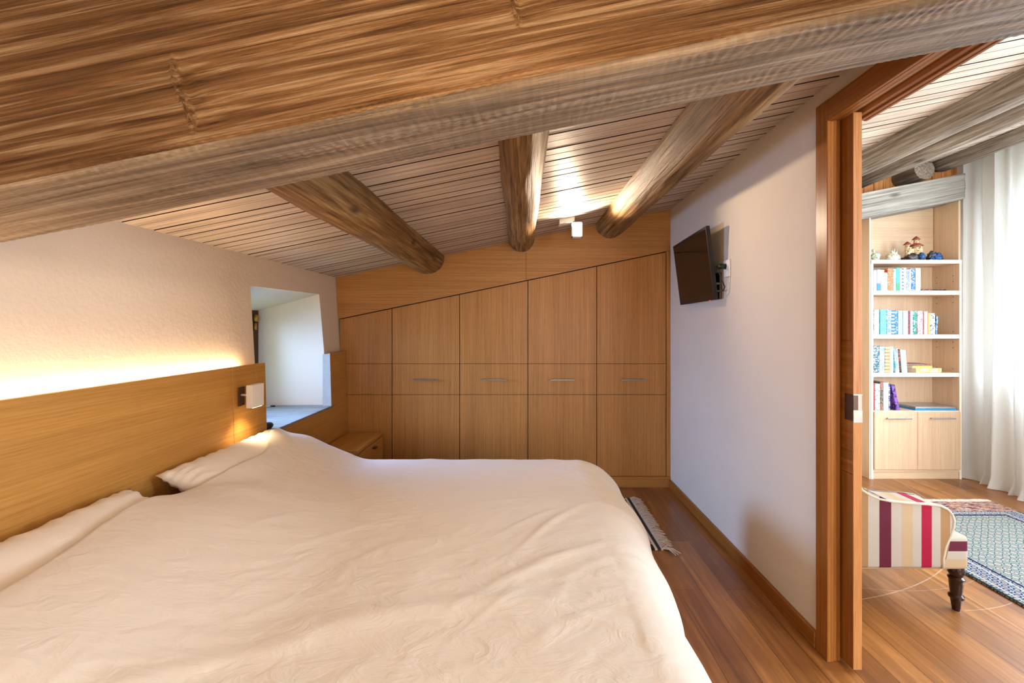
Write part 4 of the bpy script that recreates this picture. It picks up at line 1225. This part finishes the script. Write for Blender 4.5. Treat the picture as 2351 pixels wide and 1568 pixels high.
for (a, b, c, d) in ((690, 600, 680, 490), (735, 600, 750, 488), (800, 610, 840, 520), (870, 700, 925, 800)):
    bm = bm_new(); add_tube(bm, [(fx(a), 3.55, fz(b) - 0.02), (fx(a), 3.55, fz(b)), (fx(c), 3.55, fz(d))], [0.012, 0.009, 0.004], 10); obj('spike', bm, 'ochre', f2, True)
f3 = thing('figurine', 'ceramic castle with red roofed towers on a dark rock', 'figurine', (fx(1350), 3.57, ZT_), 'ceramic figurines on the bookcase')
bm = bm_new(); add_blob(bm, (fx(1370), 3.575, ZT_ + 0.006), (0.086, 0.040, 0.062), 0.40, 24, 4, 4, ZT_ + 0.0005); obj('rock_base', bm, 'rock', f3, True)
bm = bm_new(); add_blob(bm, (fx(1500), 3.54, ZT_ + 0.034), (0.024, 0.020, 0.036), 0.4, 30, 9, 3, ZT_ + 0.0005); obj('waterfall', bm, 'blue_glaze', f3, True)
def tower(u, zb_, zt_, r, roofz, y=3.575):
    bm = bm_new(); add_lathe(bm, [(r * 1.08, fz(zb_) - ZT_), (r, fz((zb_ + zt_) / 2) - ZT_), (r * 0.95, fz(zt_) - ZT_)], (fx(u), y, ZT_), 18); t = obj('tower', bm, 'tower', f3, True)
    bm = bm_new(); add_lathe(bm, [(r * 1.75, fz(zt_) - ZT_ - 0.001), (r * 1.0, fz((zt_ + roofz) / 2) - ZT_), (0.0015, fz(roofz) - ZT_)], (fx(u), y, ZT_), 18); obj('roof', bm, 'red_roof', t, True)
    bm = bm_new()
    for k in range(3):
        add_box(bm, fx(u) - 0.003 + (k - 1) * 0.008, fx(u) + 0.001 + (k - 1) * 0.008, y - r * 1.1, y - r * 0.8, fz(zb_) + (fz(zt_) - fz(zb_)) * (0.35 + 0.2 * k), fz(zb_) + (fz(zt_) - fz(zb_)) * (0.45 + 0.2 * k))
    obj('loophole', bm, 'gap', t)
tower(1200, 690, 350, 0.0165, 262)
tower(1450, 640, 385, 0.0285, 290)
tower(1450, 330, 205, 0.0170, 112)
bm = bm_new(); add_box(bm, fx(1200), fx(1420), 3.565, 3.590, fz(720), fz(470), 0.004); obj('castle_wall', bm, 'tower', f3)
bm = bm_new(); add_tube(bm, [(fx(1540), 3.57, fz(700)), (fx(1570), 3.57, fz(520)), (fx(1545), 3.57, fz(330))], [0.013, 0.013, 0.008], 12); obj('buttress', bm, 'tower', f3, True)
f4 = thing('figurine', 'dark glossy rock-like ceramic figurine, rightmost on the bookcase top', 'figurine', (fx(1950), 3.57, ZT_), 'ceramic figurines on the bookcase')
bm = bm_new(); add_blob(bm, (fx(1970), 3.57, ZT_ + 0.030), (0.058, 0.035, 0.040), 0.5, 26, 14, 4, ZT_ + 0.0005); obj('body', bm, 'blue_glaze', f4, True)
bm = bm_new(); add_tube(bm, [(fx(1765), 3.565, fz(760)), (fx(1805), 3.565, fz(650)), (fx(1870), 3.565, fz(545))], [0.014, 0.016, 0.010], 12); obj('branch', bm, 'rock', f4, True)

# ------------------------------------------------------------------ curtain
bm = bm_new()
ncol, nrow = 150, 70
Y0c, Y1c = 3.60, 2.62
grid = []
for i in range(ncol + 1):
    t = i / ncol; col = []
    yb = Y0c + (Y1c - Y0c) * t
    for j in range(nrow + 1):
        v = j / nrow                         # 0 floor .. 1 top
        ph = t * 2 * math.pi * 9 + 0.8 * math.sin(t * 17)
        ampl = 0.034 * (0.75 + 0.5 * math.sin(t * 23 + 1))
        sweep = (1 - v) ** 2 * 0.06 * sstep(0.15, 0.6, t)
        x = 3.795 + ampl * math.sin(ph) - sweep * 0.8
        y = yb + 0.015 * math.cos(ph) - sweep * 0.5 + (1 - v) * 0.03 * math.sin(ph * 0.5)
        ztop = cz(3.795) - 0.03
        z = 0.005 + v * (ztop - 0.005)
        if v < 0.035:                        # hem breaks on the floor
            k = (0.035 - v) / 0.035
            x -= 0.045 * k * (0.5 + 0.5 * math.sin(ph + 2.2)) ; z = max(0.004, z)
        x += 0.006 * noise.noise(Vector((y * 6, z * 3, 2)))
        col.append(bm.verts.new((x, y, z)))
    grid.append(col)
for i in range(ncol):
    for j in range(nrow):
        bm.faces.new((grid[i][j], grid[i + 1][j], grid[i + 1][j + 1], grid[i][j + 1]))
tag(obj('curtain', bm, 'curtain', None, True), 'long white sheer curtain trailing on the floor beside the bookcase', 'curtain')

# ------------------------------------------------------------------ striped armchair
AD = 1.85; AS = FPX / AD
ax = lambda u: (u - VX) / AS
az = lambda v: EYE + (VY - v) / AS
def stripes(name, axis, stops, fabric_bump=0.15):
    m = NT(name)
    s = m.sep(m.coord())
    lo, hi = stops[0][0], stops[-1][0] + 0.2
    f = m.math('DIVIDE', m.math('SUBTRACT', s[axis], lo), hi - lo)
    c = m.ramp(f, [((p - lo) / (hi - lo), rgb(h)) for p, h in stops], 'CONSTANT')
    n = m.noise(m.coord((350, 350, 350)), 1, 2)
    return m.done(c, 0.8, m.bump(n, fabric_bump, 0.001), 0.2)
TAN, CRM, MAR, BEI, RED = '93704b', 'a89d8f', '571a2c', 'ad9474', '930f31'
st = [(1.20, CRM), (1.30, MAR), (1.36, CRM), (1.42, RED), (1.47, CRM)] + [(ax(u), c) for u, c in ((1970, TAN), (1993, CRM), (2018, MAR), (2046, CRM), (2070, BEI), (2095, CRM), (2114, RED), (2139, CRM), (2159, TAN), (2181, CRM))]
M['stripe_v'] = stripes('striped_upholstery', 'X', st)
sz = [(az(1320), BEI), (az(1288), CRM), (az(1269.5), MAR), (az(1246.5), CRM), (az(1215), CRM)]
M['stripe_h'] = stripes('striped_upholstery_seat', 'Z', sz)
M['piping'] = plain('cream_braid', rgb('beb29e'), 0.8)
M['dark_wood'] = plain('dark_turned_wood', rgb('2a130c'), 0.22)
ch = thing('armchair', 'low armchair in cream, maroon and red stripes with turned dark legs', 'armchair', (1.75, 2.18, 0))
out_px = [(2166, 1306), (2167, 1282), (2173, 1255), (2184, 1230), (2190, 1212), (2192, 1196), (2187, 1181), (2177, 1170), (2160, 1162), (2130, 1158), (2090, 1156), (2050, 1152), (2020, 1146), (2000, 1138), (1981, 1126)]
side = [(ax(u), az(v)) for u, v in out_px]
side += [(1.49, 0.605), (1.46, 0.66), (1.435, 0.73), (1.41, 0.79), (1.375, 0.805), (1.352, 0.78), (1.36, 0.70), (1.385, 0.50), (1.40, 0.215)]
for y0 in (AD, 2.42):
    bm = bm_new(); add_prism(bm, [(x, y0, z) for x, z in side], (0, 0.135, 0), 0.012, 3); ar = obj('arm', bm, 'stripe_v', ch, True, 40)
    bm = bm_new(); yy = y0 + 0.004 if y0 < 2 else y0 + 0.131
    pp = [(x, yy, z) for x, z in side[:-3]]
    add_tube(bm, pp, 0.0065, 8); obj('piping', bm, 'piping', ar, True)
    bm = bm_new(); yy = y0 + 0.131 if y0 < 2 else y0 + 0.004
    add_tube(bm, [(x, yy, z + 0.001) for x, z in side[4:-3]], 0.003, 8); obj('edge_cord', bm, 'pewter', ar, True)
bm = bm_new()
add_prism(bm, [(1.40, AD + 0.12, 0.22), (1.52, AD + 0.12, 0.22), (1.50, AD + 0.12, 0.50), (1.44, AD + 0.12, 0.76), (1.40, AD + 0.12, 0.80), (1.365, AD + 0.12, 0.78), (1.385, AD + 0.12, 0.5)], (0, 0.47, 0), 0.01, 2)
obj('backrest', bm, 'stripe_v', ch, True, 40)
bm = bm_new()
add_box(bm, 1.42, 2.012, AD + 0.012, 2.55, 0.198, 0.352, 0.018, 4)
obj('seat_rail', bm, 'stripe_h', ch, True, 40)
bm = bm_new()
n = 16
g = [[None] * (n + 1) for _ in range(n + 1)]
for i in range(n + 1):
    for j in range(n + 1):
        u, v = i / n, j / n
        k = (1 - (2 * u - 1) ** 4) * (1 - (2 * v - 1) ** 4)
        g[i][j] = bm.verts.new((1.50 + 0.505 * u, AD + 0.02 + 0.66 * v, 0.345 + 0.035 * k ** 0.6))
for i in range(n):
    for j in range(n): bm.faces.new((g[i][j], g[i + 1][j], g[i + 1][j + 1], g[i][j + 1]))
o = obj('seat_cushion', bm, 'stripe_v', ch, True)
md = o.modifiers.new('thickness', 'SOLIDIFY'); md.thickness = 0.02; md.offset = -1
prof = [(0.014, 0), (0.016, 0.012), (0.020, 0.045), (0.022, 0.052), (0.028, 0.058), (0.028, 0.068), (0.021, 0.076), (0.025, 0.120), (0.026, 0.138), (0.030, 0.144), (0.030, 0.150), (0.022, 0.157), (0.030, 0.170), (0.030, 0.185), (0.026, 0.199)]
for lx, ly in ((1.985, AD + 0.045), (1.985, 2.50), (1.47, AD + 0.06), (1.47, 2.49)):
    bm = bm_new(); add_lathe(bm, prof, (lx, ly, 0.0), 22); obj('leg', bm, 'dark_wood', ch, True, 35)
